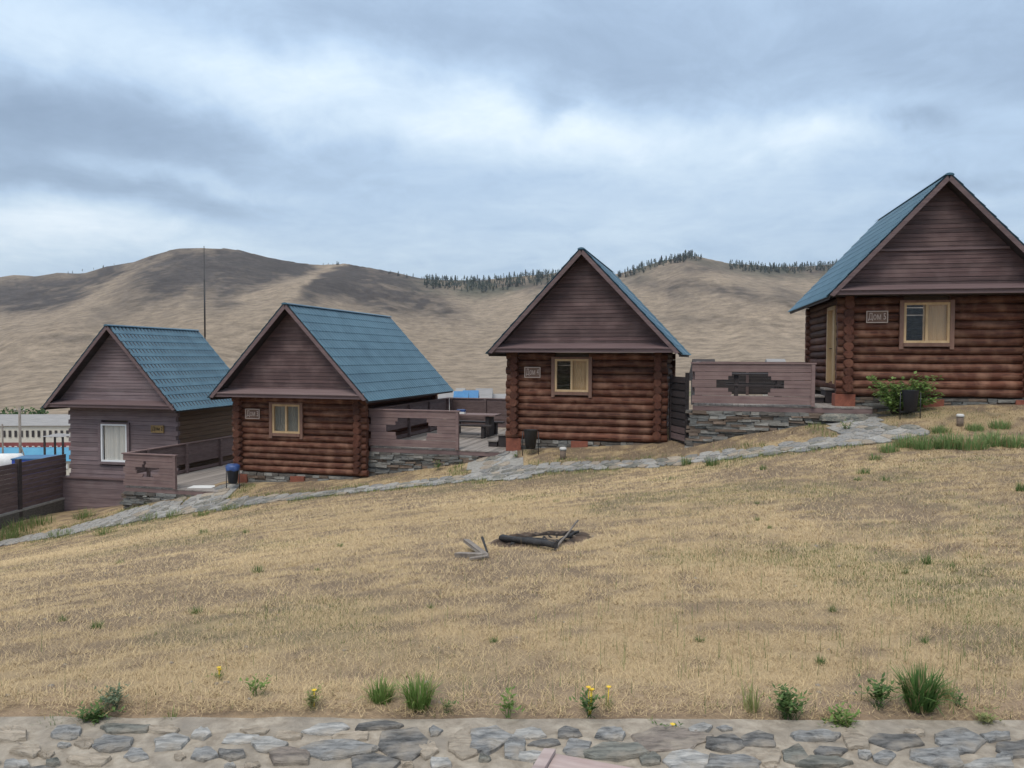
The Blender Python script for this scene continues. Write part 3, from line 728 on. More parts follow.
    for sd in (-1, 1):
        link('roof_sheet', roof_sheet(c, sd, zb), M['roof'], root)
        def pt(q, h, y): return (sd * (He / L * q + nrm[0] * h), y, e + Hr - Hr / L * q + nrm[1] * h)
        g = G()
        A = [pt(.0, .035, -.03), pt(L + .1, .035, -.03), pt(L + .1, -.01, -.03), pt(.0, -.01, -.03)]; B = [(x, c.D - .02, z) for x, y, z in A]
        g.poly(A); g.poly(B[::-1])
        for i in range(4): g.poly([A[i], B[i], B[(i + 1) % 4], A[(i + 1) % 4]])
        g.obj('roof_deck', M['dark_wood'], root)
        for (y0, y1) in ((-.062, -.034), (c.D - .018, c.D + .01)):
            g = G(); A = [pt(-.0, .045, y0), pt(L + .05, .045, y0), pt(L + .0, -.055, y0), pt(.06, -.065, y0)]; B = [(x, y1, z) for x, y, z in A]
            g.poly(A); g.poly(B[::-1])
            for i in range(4): g.poly([A[i], B[i], B[(i + 1) % 4], A[(i + 1) % 4]])
            g.obj('rake_board', M['trim'], root)
        g = G(); g.beam(pt(L + .085, .0, 0), pt(L + .085, .0, c.D - .03), .018, .10); g.obj('eave_board', M['dark_wood'], root)
    g = G(); nn = 7
    for y in (-.085, c.D + .005):
        for k in range(nn):
            t = math.pi * k / (nn - 1); g.v.append((.085 * math.cos(t) * 1.25, y, e + Hr + .035 + .055 * math.sin(t)))
    for k in range(nn - 1): g.f.append((k, k + 1, nn + k + 1, nn + k)); g.sm.append(True)
    g.f.append(tuple(range(nn))); g.sm.append(False); g.obj('ridge_cap', M['roof'], root)
    # ---- window
    y = s - .13
    W = G(); tr = .10; cu0, cu1, cz1 = wu0 - tr, wu1 + tr, wz1 + .06; ear = .16 if style == 'log' else .10
    fm = M['pine'] if style == 'log' else M['white_pvc']
    win_o = G().box(wu0, wu1, y + .02, y + .10, wz0, wz0 + .06).box(wu0, wu1, y + .02, y + .10, wz1 - .06, wz1).box(wu0, wu0 + .06, y + .021, y + .099, wz0 + .06, wz1 - .06).box(wu1 - .06, wu1, y + .021, y + .099, wz0 + .06, wz1 - .06).obj('window', fm, root)
    mid = (wu0 + wu1) / 2
    if style == 'log':
        G().box(mid - .03, mid + .03, y + .018, y + .102, wz0 + .06, wz1 - .06).obj('mullion', fm, win_o)
        halves = ((wu0 + .06, mid - .03), (mid + .03, wu1 - .06))
    else:
        halves = ((wu0 + .06, wu1 - .06),)
    for (a, b) in halves: G().box(a, b, y + .055, y + .060, wz0 + .06, wz1 - .06).obj('pane', M['glass'], win_o)
    for nm, (a, b, z0, z1) in (('casing', (cu0, wu0 - .002, wz0 - ear, cz1)), ('casing', (wu1 + .002, cu1, wz0 - ear, cz1)), ('casing', (wu0, wu1, wz1 + .002, cz1)), ('window_sill', (wu0, wu1, wz0 - .09, wz0 - .004))):
        G().box(a, b, y - (.02 if nm == 'window_sill' else .0), y + .15, z0, z1).obj(nm, M['casing'] if style == 'log' else M['clad'], win_o)
    if style == 'log':
        a, b = halves[1]; aa = a - (.10 if c is CABS[3] else -.0)
        if c is CABS[1]: sp2 = (halves[0], halves[1]); cm = M['tulle_d']
        else: sp2 = ((aa, b),); cm = M['curtain']
        for (a, b) in sp2:
            g = G(); m = 24
            for k in range(m):
                x = a + (b + .04 - a) * k / (m - 1); yy = y + .105 + .012 * math.sin(k * 1.9); g.v += [(x, yy, wz0), (x, yy, wz1)]
            for k in range(m - 1): g.f.append((2 * k, 2 * k + 2, 2 * k + 3, 2 * k + 1)); g.sm.append(True)
            g.obj('curtain', cm, win_o)
    else:
        g = G(); m = 30
        for k in range(m):
            x = wu0 + .1 + (wu1 - wu0 - .14) * k / (m - 1); yy = y + .105 + .014 * math.sin(k * 1.7); g.v += [(x, yy, wz0), (x, yy, wz1)]
        for k in range(m - 1): g.f.append((2 * k, 2 * k + 2, 2 * k + 3, 2 * k + 1)); g.sm.append(True)
        g.obj('curtain', M['tulle'], win_o)
    # ---- house number sign
    (su0, sz1), (su1, sz0) = fac(c, sign[0], sign[1]), fac(c, sign[2], sign[3]); sz0 -= zb; sz1 -= zb; y = s - (.155 if style == 'log' else .10)
    ym = M['sign'] if style == 'log' else M['sign_y']; lm = M['letter'] if style == 'log' else M['letter_d']
    so = G().box(su0, su1, y, y + .045, sz0, sz1).obj('house_number_sign', ym, root); b_ = .016
    G().box(su0 - .004, su1 + .004, y - .018, y - .002, sz1 - b_, sz1 + .004).box(su0 - .004, su1 + .004, y - .018, y - .002, sz0 - .004, sz0 + b_).box(su0 - .004, su0 + b_, y - .017, y - .002, sz0 + b_, sz1 - b_).box(su1 - b_, su1 + .004, y - .017, y - .002, sz0 + b_, sz1 - b_).obj('sign_border', M['letter'] if style == 'log' else M['sign_y'], so)
    me = text_mesh(text, 1.0, .01); xs = [v.co.x for v in me.vertices]; ys_ = [v.co.y for v in me.vertices]
    kx = (su1 - su0 - .09) / (max(xs) - min(xs)); ky = (sz1 - sz0 - .09) / (max(ys_) - min(ys_)); mx_, my_ = (max(xs) + min(xs)) / 2, (max(ys_) + min(ys_)) / 2
    for v in me.vertices: v.co = Vector(((su0 + su1) / 2 + (v.co.x - mx_) * kx, y - .008 - v.co.z * .6, (sz0 + sz1) / 2 + (v.co.y - my_) * ky))
    link('lettering', me, lm, so)
    # ---- painted footing blocks under the front wall
    for (x0, y0, x1, y1) in footings:
        (a, z1), (b, z0) = fac(c, x0, y0, s - .12), fac(c, x1, y1, s - .12); gzz = min(z0, lz(*(c.p + c.u * a + c.v * (s - .1)).xy)) - .1
        G().box(a, b, s - .13, s + .3, gzz - zb, z1 - zb, .006).obj('footing', M['footing'], root)
    return root


CABS[3].door = (1.5, 2.5, .93, 3.02); CABS[3].seam = 1.12
SPEC = [
    (CABS[0], -4.1, -3.0, 'greyish mauve board-clad cabin with white-framed window, lowest and farthest left', 'clad', (102.6, 423.5, 129.3, 462), (153, 425, 165.5, 432.5), '\u0414\u043e\u043c 2', []),
    (CABS[1], -2.5, -2.02, 'red-brown log cabin with long blue roof slope, second from left beside the navy bin', 'log', (274, 404, 301.7, 433.5), (248.5, 408.5, 262.5, 418.5), '\u0414\u043e\u043c 3', [(238, 474, 247, 489), (290, 476, 304, 486)]),
    (CABS[2], -1.2, -.76, 'red-brown log cabin in the middle, its gable facing the camera, black bin at its corner', 'log', (555.6, 359, 589, 392), (526, 367, 541.5, 377.5), '\u0414\u043e\u043c 4', [(506, 438, 520.6, 451), (571, 441, 587.5, 450)]),
    (CABS[3], .1, .65, 'largest log cabin, highest on the right, with pale door frame on its left side', 'log', (903, 303, 948, 343), (865, 311.5, 886, 323), '\u0414\u043e\u043c 5', [(835, 394, 855, 405), (923, 399, 944, 411), (1016, 400, 1034, 412)]),
]
for a in SPEC: cabin(*a)


def extras():
    # skirt of planks below the lowest cabin
    c = CABS[0]; z = -2.84; i = 0
    while z > -4.3:
        y0 = c.s - .24 + random.uniform(-.005, .005); G().box(-2.4, 2.3, y0, y0 + .1, z - .17 - c.zb, z - .006 - c.zb).obj('skirt_board', M['clad'], c.root); z -= .17
    G().box(-2.44, 2.34, c.s - .29, c.s + .05, -2.838 - c.zb, -2.795 - c.zb).obj('skirt_cap', M['trim'], c.root)
    G().box(-2.43, -2.402, c.s - .25, c.s + 1.5, -4.3 - c.zb, -2.842 - c.zb).obj('skirt_side', M['clad'], c.root)
    # door of the top cabin
    c = CABS[3]; t0, t1, z0, z1 = c.door; z0 -= c.zb; z1 -= c.zb; x = -WH
    d = G().box(x - .05, x - .01, t0 + .1, t1 - .1, z0 + .02, z1 - .1).obj('door', M['pine'], c.root)
    for (a, b, p, q) in ((t0, t0 + .1, z0, z1), (t1 - .1, t1, z0, z1), (t0 + .1, t1 - .1, z1 - .1, z1)): G().box(x - .16, x + .1, a, b, p, q).obj('door_frame', M['pine'], d)
    G().tube([(x - .05, t1 - .2, z0 + .95), (x - .12, t1 - .2, z0 + .95), (x - .12, t1 - .32, z0 + .95)], .013, 6).obj('handle', M['black_metal'], d)
    # stone plinth in front of / under the log walls
    for c, zf in ((CABS[1], -2.02), (CABS[2], -.76), (CABS[3], .65)):
        pl = bpy.data.objects.new('plinth', None); COL.objects.link(pl); pl.parent = c.root
        z = zf - .03; row = 0
        while z > zf - 1.0:
            h = random.uniform(.05, .10); u = -WH + random.uniform(0, .1)
            while u < WH:
                l = random.uniform(.16, .42); P = c.p + c.u * (u + l / 2) + c.v * c.s
                if z > lz(P.x, P.y) - .08:
                    y = c.s - .07 + random.uniform(-.04, .03); G().box(u, u + l - .012, y, y + .18, z - h + .008 - c.zb, z - c.zb, .012).obj('plinth_stone', random.choice(WSTONE), pl)
                u += l
            z -= h
        G().box(-WH, WH, c.s + .06, c.s + .2, zf - 1.0 - c.zb, zf - .01 - c.zb).obj('plinth_core', M['soil'], pl)


extras()


# ------------------------------------------------------------------ decks with carved railings
def deck(name, label, P0, P1, vdir, depth, zfl, panel, rows_hole, group, side=True, back=True, seed=1, front_drop=.16):
    """P0/P1: front left/right corner; local x along the front, y into depth, z=0 at the floor"""
    random.seed(seed)
    P0 = Vector((P0[0], P0[1], 0)); P1 = Vector((P1[0], P1[1], 0)); ux = (P1 - P0).normalized(); W = (P1 - P0).length
    rz = math.atan2(ux.y, ux.x); root = empty(name, (P0.x, P0.y, zfl), rz, label, 'deck', group)
    # shear of the side rail relative to the front is small; keep square
    n = int(W / .145); pw = W / n
    me = {}
    for i in range(n):
        y0 = random.uniform(-.012, .012); G().box(i * pw + .004, (i + 1) * pw - .004, y0, depth, -.035, random.uniform(-.003, .003)).obj('plank', M['deck'], root)
    G().box(0, W, .012, .05, -front_drop, -.037).obj('front_beam', M['rail'], root)
    G().box(-.0, W, .06, depth - .02, -.22, -.04).obj('joists', M['dark_wood'], root)
    pw_, ph = panel
    nb = len(rows_hole); bh = (ph - .03) / nb
    for i, hole in enumerate(rows_hole):
        z1 = ph - i * bh; z0 = z1 - bh + (.012 if i % 2 else .004); end = -.02 - (.05 if i // 2 % 2 else 0) if i // 2 not in (1, 3) else .05
        yj = random.uniform(-.004, .004)
        spans = [(end, pw_ - .07)] if hole is None else [(end, hole[0] * pw_), (hole[1] * pw_, pw_ - .07)]
        for k, (a, b) in enumerate(spans):
            g = G(); g.box(a, b, -.055 + yj, -.012 + yj, z0, z1)
            if hole is not None and len(hole) > 2:      # sloping cut at the hole's edge
                sh = hole[2] * pw_
                for q in range(8):
                    X, Yv, Z = g.v[q]
                    if k == 0 and abs(X - b) < 1e-6 and Z == z1: g.v[q] = (X + sh, Yv, Z)
                    if k == 1 and abs(X - a) < 1e-6 and Z == z1: g.v[q] = (X - sh, Yv, Z)
            g.obj('rail_board', M['rail'], root)
    G().box(pw_ - .068, pw_ + .02, -.075, .02, 0, ph + .005).obj('rail_post', M['rail'], root)
    G().box(-.06, pw_ + .05, -.085, .04, ph + .008, ph + .045).obj('rail_cap', M['rail'], root)
    if side:
        z = ph
        for i in range(nb):
            z1 = ph - i * bh; gap = .004 if i < nb - 2 else .0
            if i in (nb - 2, nb - 3): continue
            G().box(-.01 + random.uniform(-.005, .005), .035, .05, depth, z1 - bh + gap, z1).obj('side_board', M['rail_in'], root)
        G().box(-.05, .07, .045, depth + .05, ph + .006, ph + .04).obj('side_cap', M['rail'], root)
        for y in np.arange(.9, depth, 1.9): G().box(.037, .12, y, y + .09, 0, ph).obj('side_post', M['rail_in'], root)
    if back:
        for i in range(nb):
            z1 = ph - i * bh
            G().box(.08, W - .05, depth - .02, depth + .02, z1 - bh + .002, z1).obj('back_board', M['dark_wood'] if seed == 9 else M['rail_in'], root)
        G().box(.075, W, depth - .06, depth + .06, ph + .006, ph + .04).obj('back_cap', M['rail'], root)
        for x in np.arange(.1, W, 1.4): G().box(x, x + .09, depth - .11, depth - .022, 0, ph).obj('back_post', M['rail_in'], root)
    root_w = (root, ux, W)
    random.seed(seed + 50)
    return root_w


def wpt(px, py, z): q = at_z(px, py, z); return (q.x, q.y)


def pan_pt(px, line_p, line_d):
    """where the vertical plane through pixel column px meets a ground line"""
    t = (px - 512) / F_PX; k = (t * line_p.y - line_p.x) / (line_d.x - t * line_d.y); q = line_p + line_d * k; return (q.x, q.y)


c1, c2, c3, c4 = CABS
ZD1, ZD2, ZD3 = -2.55, -1.14, .39
# deck 1: in line with the front of the second cabin
f2 = c2.p + c2.u * (-WH - .3) + c2.v * (c2.s - .05)
d1L = (-12.34, 24.05); d1R = (d1L[0] + c2.u.x * 3.45, d1L[1] + c2.u.y * 3.45)
w1 = (Vector(d1R) - Vector(d1L)).length
D1 = deck('timber_deck', 'low timber deck between the two left cabins, small bird-like cut-out in its railing', d1L, d1R, c2.v, 7.0, ZD1, (1.92, 1.03),
          [None, None, (.39, .44), (.36, .42), (.23, .70), (.25, .68), (.36, .58, .03), None, None, None], 'decks between the cabins', seed=3, back=False)
f3 = c3.p + c3.u * (-WH - .28) + c3.v * .40
d2L = pan_pt(370, f3, c3.u); d2R = (f3.x, f3.y)
D2 = deck('timber_deck', 'timber deck with picnic table left of the middle cabin, stepped cut-out in its railing', d2L, d2R, c3.v, 6.9, ZD2, (2.86, 1.12),
          [None, None, (.325, .655), (.30, .675), (.19, .77), (.19, .77), (.30, .66), (.31, .65), None, None], 'decks between the cabins', seed=5)
f4 = c4.p + c4.u * (-WH + .50) + c4.v * .12; dl = (f4 - Vector((4.74, 19.95, 0))).normalized()
d3L = pan_pt(693, f4, -dl); d3R = (f4.x, f4.y)
D3 = deck('timber_deck', 'timber deck left of the top right cabin, wide dark cut-out in its railing', d3L, d3R, c4.v, 5.6, ZD3, (2.98, 1.06),
          [None, None, (.33, .63), (.30, .655), (.20, .76), (.20, .76), (.30, .65), (.33, .63), None, None], 'decks between the cabins', seed=9)


# dry-stone walls under the decks
def stone_wall(name, label, deckrec, ztop, u0, u1, seed, zlow):
    random.seed(seed); root, ux, W = deckrec
    rz = root.rotation_euler.z
    w = empty(name, (root.location.x, root.location.y, ztop), rz, label, 'stone wall', 'dry-stone walls under the decks')
    vy = Vector((-ux.y, ux.x, 0)); z = 0; cnt = 0
    while z > zlow - ztop:
        h = random.uniform(.045, .085); u = u0 + random.uniform(-.1, .05)
        while u < u1:
            l = random.uniform(.16, .5); P = Vector((root.location.x, root.location.y, 0)) + ux * (u + l / 2)
            if ztop + z > lz(P.x, P.y) - .06:
                y = -.05 + random.uniform(-.05, .04); g = G(); g.box(u, u + l - .01, y, y + .22, z - h + .006, z, .014)
                o = g.obj('wall_stone', random.choice(WSTONE), w); cnt += 1
            u += l
        z -= h
    G().box(u0, u1, .09, .3, zlow - ztop, -.02).obj('wall_core', M['soil'], w)


stone_wall('dry_stone_wall', 'dry-stone wall of thin slabs under the picnic table deck', D2, ZD2 - .165, -.05, 3.5, 21, -2.6)
stone_wall('dry_stone_wall', 'dry-stone wall of thin dark slabs under the deck of the top cabin', D3, ZD3 - .165, -.1, 4.6, 22, -1.3)
stone_wall('dry_stone_wall', 'low heap of rough stones under the lowest deck', D1, ZD1 - .165, -.05, 2.6, 23, -3.6)


# picnic table, steps, furniture on the decks
def dpt(D, x, y, z=0):
    root, ux, W = D; vy = Vector((-ux.y, ux.x, 0)); return root.location + ux * x + vy * y + Vector((0, 0, z))


def picnic_table(D, x, y, label, rz=0.0, L=1.7):
    t = empty('picnic_table', dpt(D, x, y), D[0].rotation_euler.z + rz, label, 'table')
    for k in range(5): G().box(-L / 2, L / 2, -.40 + k * .162, -.40 + k * .162 + .152, .72, .765).obj('table_plank', M['dark_wood'] if D is D3 else M['rail'], t)
    for sx in (-1, 1):
        G().box(sx * (L / 2 - .3) - .06, sx * (L / 2 - .3) + .06, -.32, .32, 0, .715).obj('leg', M['dark_wood'], t)
    for sy in (-1, 1):
        b = G().box(-L / 2, L / 2, sy * .72 - .15, sy * .72 + .15, .40, .45).obj('bench_seat', M['dark_wood'], t)
        for sx in (-1, 1): G().box(sx * (L / 2 - .3) - .05, sx * (L / 2 - .3) + .05, sy * .72 - .12, sy * .72 + .12, 0, .395).obj('leg', M['dark_wood'], b)
    return t


picnic_table(D2, 1.9, 4.0, 'dark picnic table with benches on the deck left of the middle cabin', L=2.0)
picnic_table(D3, 1.75, 3.3, 'dark picnic table seen through the cut-out of the right deck railing', L=1.8)
o = G().box(-.16, .16, -.1, .1, 0, .07).obj('tissue_box', M['white'], None, dpt(D2, 1.55, 3.95, .765)); tag(o, 'white and blue packet lying on the picnic table', 'packet'); o.rotation_euler.z = -.2
G().box(-.12, .165, -.095, .095, .071, .15).obj('blue_top', M['bluebag'], o)
for (D, x, y, zz, label) in ((D2, D2[2] - .55, 1.1, 0, 'two weathered wooden steps against the left wall of the middle cabin'), (D3, D3[2] - .98, 1.75, 0, 'wooden steps below the pale door of the top cabin')):
    st = empty('wooden_steps', dpt(D, x, y), D[0].rotation_euler.z, label, 'steps')
    for k, (x0, h) in enumerate(((-.25, .2), (.07, .40))):
        G().box(x0, x0 + .32, -.1, .95, h - .045, h).obj('tread', M['deck'], st); G().box(x0 + .02, x0 + .30, -.06, .91, 0, h - .047).obj('riser', M['dark_wood'], st)
o = G(); o.box(-.38, .38, -.25, .25, 0, .006); o = o.obj('doormat', M['white'], None, dpt(D1, 2.45, .55, .005)); tag(o, 'pale white mat on the lowest deck behind its railing post', 'mat')


# slatted gate between the middle cabin and the right deck
gp0 = c3.p + c3.u * (WH + .32) + c3.v * (c3.s + .15); gp1 = Vector((d3L[0], d3L[1], 0)) + Vector((-.12, .1, 0))
gd = gp1 - gp0; gate = empty('slatted_gate', (gp0.x, gp0.y, lz(gp0.x, gp0.y) - .05), math.atan2(gd.y, gd.x), 'black slatted wooden gate squeezed between middle cabin and right deck', 'gate'); gl = gd.length
for x in (0.02, gl - .08): G().box(x, x + .08, -.03, .05, 0, 1.88 + (.08 if x > .1 else 0)).obj('gate_post', M['dark_wood'], gate)
for k in range(9):
    z = .12 + k * .195; g = G(); g.box(.11, gl - .09, -.01, .015, z, z + .16)
    g.obj('slat', M['dark_wood'] if k > 1 else M['rail_in'], gate)
G().box(.11, gl - .09, .03, .05, .05, 1.8).obj('gate_back', M['black_metal'], gate)

# fence running downhill from the lowest cabin
fa = c1.p + c1.u * (-2.4) + c1.v * (c1.s - .05); fb = Vector((-16.62, 24.6, 0)); fd = (fb - fa).normalized(); fb2 = fa + fd * 6.5
zt, zb_ = -1.99, -3.56
fence = empty('board_fence', (fa.x, fa.y, zb_), math.atan2(fd.y, fd.x), 'brown horizontal board fence on a concrete kerb at the left edge', 'fence')
nb = 10; bh = (zt - zb_) / nb
for (x0, x1) in ((.0, 2.28), (2.42, 4.6), (4.74, 6.5)):
    for k in range(nb): G().box(x0 + .0, x1, -.02 + random.uniform(-.004, .004), .015, k * bh + .006, (k + 1) * bh - .004).obj('fence_board', M['rail_in'], fence)
for x in (2.35, 4.67): G().box(x - .07, x + .07, -.07, .07, -.5, zt - zb_ + .12).obj('fence_post', M['dark_wood'], fence)
G().box(-.05, 6.5, -.10, .08, -.07, -.004).obj('kerb_cap', M['conc'], fence); G().box(-.05, 6.5, -.06, .06, -.9, -.072).obj('kerb', WSTONE[2], fence)


# ------------------------------------------------------------------ flagstone path
def voronoi(sites, rad):
    out = []; P = np.array(sites)
    for i, s in enumerate(P):
        poly = [(s[0] + math.cos(k * .5236) * rad, s[1] + math.sin(k * .5236) * rad) for k in range(12)]
        d = np.hypot(*(P - s).T); nb = np.argsort(d)[1:14]
        for j in nb:
            q = P[j]; m = (s + q) / 2; n = q - s; new = []
            for k in range(len(poly)):
                a = poly[k]; b = poly[(k + 1) % len(poly)]; da = (a[0] - m[0]) * n[0] + (a[1] - m[1]) * n[1]; db = (b[0] - m[0]) * n[0] + (b[1] - m[1]) * n[1]
                if da <= 0: new.append(a)
                if da * db < 0: t = da / (da - db); new.append((a[0] + t * (b[0] - a[0]), a[1] + t * (b[1] - a[1])))
            poly = new
            if len(poly) < 3: break
        out.append(poly)
    return out


def ribbon(name, pix, widths, step=.42):
    """a path through pixels of its centre line lying on the ground"""
    pts = [on_ground(*p, 12, 40) for p in pix]; seg = []
    for a, b, w0, w1 in zip(pts[:-1], pts[1:], widths[:-1], widths[1:]):
        n = max(1, int((b - a).xy.length / step))
        for k in range(n): t = k / n; seg.append(((a.x + (b.x - a.x) * t), (a.y + (b.y - a.y) * t), w0 + (w1 - w0) * t))
    seg.append((pts[-1].x, pts[-1].y, widths[-1])); return seg


def build_path():
    main = ribbon('path', [(905, 432), (860, 440), (780, 450), (700, 459), (600, 466), (500, 474), (400, 486), (300, 497), (200, 508), (120, 521), (30, 538), (-60, 556)], [.9, 1.1, .75, .75, .75, .85, .8, .8, 1.0, .95, .8, .8])
    b1 = ribbon('path', [(512, 476), (497, 467), (490, 461)], [1.3, 1.4, 1.5]); b2 = ribbon('path', [(190, 508), (208, 500), (214, 494)], [1.1, 1.3, 1.5]); b3 = ribbon('path', [(870, 438), (860, 428), (845, 416)], [.9, 1.25, 1.3])
    b4 = ribbon('path', [(168, 506), (120, 516), (70, 530)], [.7, .7, .7])
    allseg = main + b1 + b2 + b3 + b4
    # bedding sheet: grid cells near the centre line
    S = np.array([(x, y) for x, y, w in allseg]); Wd = np.array([w for x, y, w in allseg])
    xs = np.arange(-20, 12, .16); ys = np.arange(14, 27, .16); X, Y = np.meshgrid(xs, ys)
    inside = lambda X, Y, m=0: (np.min(np.hypot(X[..., None] - S[:, 0], Y[..., None] - S[:, 1]) - Wd / 2, -1) < m)
    msk = inside(X + .08, Y + .08, -.02 + 0 * X); Z = lawn_z(X, Y) + .022
    i = np.arange(X.size).reshape(X.shape); mm = msk[:-1, :-1]
    f = np.stack([i[:-1, :-1][mm], i[:-1, 1:][mm], i[1:, 1:][mm], i[1:, :-1][mm]], -1)
    used = np.unique(f); remap = -np.ones(X.size, int); remap[used] = np.arange(len(used)); co = np.stack([X, Y, Z], -1).reshape(-1, 3)[used]
    path = link('path', np_mesh('path', co, remap[f]), mat_noise('path_bedding', (.21, .20, .18), (.34, .325, .30), (9, 9, 9), .95, .4, rnd=0)); tag(path, kind='structure')
    sites = []
    rr = random.Random(4)
    for (x, y, w) in allseg:
        for k in range(16):
            a, b = rr.uniform(-.3, .3), rr.uniform(-w / 2, w / 2); q = (x + a, y + b)
            if all((q[0] - s[0]) ** 2 + (1.25 * (q[1] - s[1])) ** 2 > .215 ** 2 for s in sites): sites.append(q)
    sites.sort(key=lambda s: s[1]); polys = voronoi(sites, .26)
    keep = 0; rest = G()
    order = sorted(range(len(sites)), key=lambda i: math.hypot(*sites[i]))
    global SITES; SITES = sites
    for i in order:
        x, y = sites[i]; poly = polys[i]
        if len(poly) < 4: continue
        k = .90 - rr.uniform(0, .08); pl = [((p[0] - x) * k, (p[1] - y) * k) for p in poly]; z = lz(x, y) + .024
        n = Vector((-(lz(x + .2, y) - lz(x - .2, y)) / .4, -(lz(x, y + .2) - lz(x, y - .2)) / .4, 1)).normalized()
        g = stone_mesh(pl, .016)
        q = Vector((0, 0, 1)).rotation_difference(n)
        if keep < 300:
            o = g.obj('flagstone', STONE[rr.choice((1, 3, 5, 1, 4, 5, 3))], path, (x, y, z)); o.rotation_euler = q.to_euler(); keep += 1
        else:
            b = len(rest.v)
            for v in g.v: rest.v.append(tuple(q @ Vector(v) + Vector((x, y, z))))
            rest.f += [tuple(b + t for t in f_) for f_ in g.f]; rest.sm += g.sm
    if rest.v: o = rest.obj('far_flagstones', STONE[3], path); tag(o, kind='stuff')
    # broad step slabs up to the right deck
    for (px, py, w, h) in ((838, 412, 1.5, .5), (852, 419, 1.7, .6)):
        p = on_ground(px, py, 12, 40); pl = [(math.cos(a) * w / 2 * rr.uniform(.85, 1.1), math.sin(a) * h / 2 * rr.uniform(.85, 1.1)) for a in np.arange(0, 6.2, .7)]
        stone_mesh(pl, .09).obj('step_stone', STONE[5], path, (p.x, p.y, p.z + .05))
    return S, Wd


PATH_S, PATH_W = build_path()


# ------------------------------------------------------------------ grass
def blades(n, x, y, z, ln, lean, wid, yaw, col, bend=0.0):
    """n triangles: root centre, length, lean from vertical, width"""
    dx, dy = np.cos(yaw), np.sin(yaw); sx, sy = -dy, dx
    hx = np.sin(lean) * ln; hz = np.cos(lean) * ln
    a = np.stack([x - sx * wid / 2, y - sy * wid / 2, z], -1); b = np.stack([x + sx * wid / 2, y + sy * wid / 2, z], -1)
    t = np.stack([x + dx * hx, y + dy * hx, z + hz], -1)
    co = np.stack([a, b, t], 1).reshape(-1, 3); f = np.arange(3 * n).reshape(n, 3); c3_ = np.repeat(col, 3, 0)
    return co, f, c3_


def build_grass():
    COs, Fs, Cs = [], [], []; base = 0
    zones = [(3.30, 5.2, 17000, .0026, .72), (5.2, 8, 8000, .0042, .85), (8, 13, 4600, .0052, .95), (13, 25, 1300, .010, 1.1)]
    for (y0, y1, dens, wid, k) in zones:
        area = .82 * (y1 ** 2 - y0 ** 2); n = int(area * dens)
        y = np.sqrt(RNG.random(n) * (y1 ** 2 - y0 ** 2) + y0 ** 2); x = (RNG.random(n) * 2 - 1) * .82 * y
        b = bare(x, y); keep = RNG.random(n) > b * .88
        dpath = np.full(n, 9.0)
        far = y > 12
        if far.any():
            q = np.stack([x[far], y[far]], -1); m = np.empty(len(q))
            for s in range(0, len(q), 4000): d = np.hypot(q[s:s + 4000, None, 0] - PATH_S[:, 0], q[s:s + 4000, None, 1] - PATH_S[:, 1]) - PATH_W / 2; m[s:s + 4000] = d.min(1)
            dpath[far] = m
        keep &= dpath > .04
        keep &= ~((np.hypot((x - .33) / .62, (y - 8.4) / .55) < 1))
        for c in CABS:
            u = (x - c.p.x) * c.u.x + (y - c.p.y) * c.u.y; v = (x - c.p.x) * c.v.x + (y - c.p.y) * c.v.y; keep &= ~((np.abs(u) < 2.5) & (v > .35))
        for (root, ux, W) in (D1, D2, D3):
            u = (x - root.location.x) * ux.x + (y - root.location.y) * ux.y; v = -(x - root.location.x) * ux.y + (y - root.location.y) * ux.x; keep &= ~((u > -.2) & (u < W + .1) & (v > -.1))
        x, y, dpath = x[keep], y[keep], dpath[keep]; n = len(x); z = lawn_z(x, y) - .004
        g = green(x, y); isg = RNG.random(n) < g * (.30 + .15 * (x > 0)) + .012
        up = (RNG.random(n) < (.06 if y0 < 8 else .02)) | isg
        ln = np.where(up, RNG.uniform(.02, .06, n), RNG.uniform(.03, .10, n)) * np.where(up, min(k, 1.1), k)
        lean = np.where(up, RNG.uniform(.05, .55, n), RNG.uniform(.85, 1.54, n)); yaw = RNG.uniform(0, 6.283, n)
        col = straw_col(x, y, n)
        gc = np.array([.13, .17, .055]) * RNG.uniform(.6, 1.3, n)[:, None]; col = np.where(isg[:, None], gc, col)
        if far.any():   # greener, longer strip along both edges of the path
            strip = (dpath < .5) & (RNG.random(n) < .55) & (fbm(x * .9, y * .9 + 4, 3) > .42)
            col = np.where(strip[:, None], np.array([.15, .19, .065]) * RNG.uniform(.6, 1.3, n)[:, None], col); ln = np.where(strip, ln * 1.5, ln); lean = np.where(strip, lean * .35, lean)
        tall = (RNG.random(n) < .016 * sstep(-1.5, 2.5, x) * sstep(10, 4, y) + .0015) & (y < 10) & (fbm(x * 1.7, y * 1.7 + 60, 3) > .40); ln = np.where(tall, RNG.uniform(.05, .17, n), ln); lean = np.where(tall, RNG.uniform(.02, .25, n), lean)
        col = np.where(tall[:, None] & (RNG.random(n)[:, None] < .7), np.array([.16, .205, .075]) * RNG.uniform(.7, 1.3, n)[:, None], col)
        w = wid * RNG.uniform(.6, 1.3, n); w = np.where(tall, .0035, w)
        co, f, cc = blades(n, x, y, z, ln, lean, w, yaw, col); COs.append(co); Fs.append(f + base); Cs.append(cc); base += len(co)
    me = np_mesh('dry_grass', np.concatenate(COs), np.concatenate(Fs), np.concatenate(Cs), False)
    o = link('dry_grass', me, M['attr']); tag(o, 'short dry straw-coloured grass covering the lawn', 'grass', kind='stuff')


build_grass()


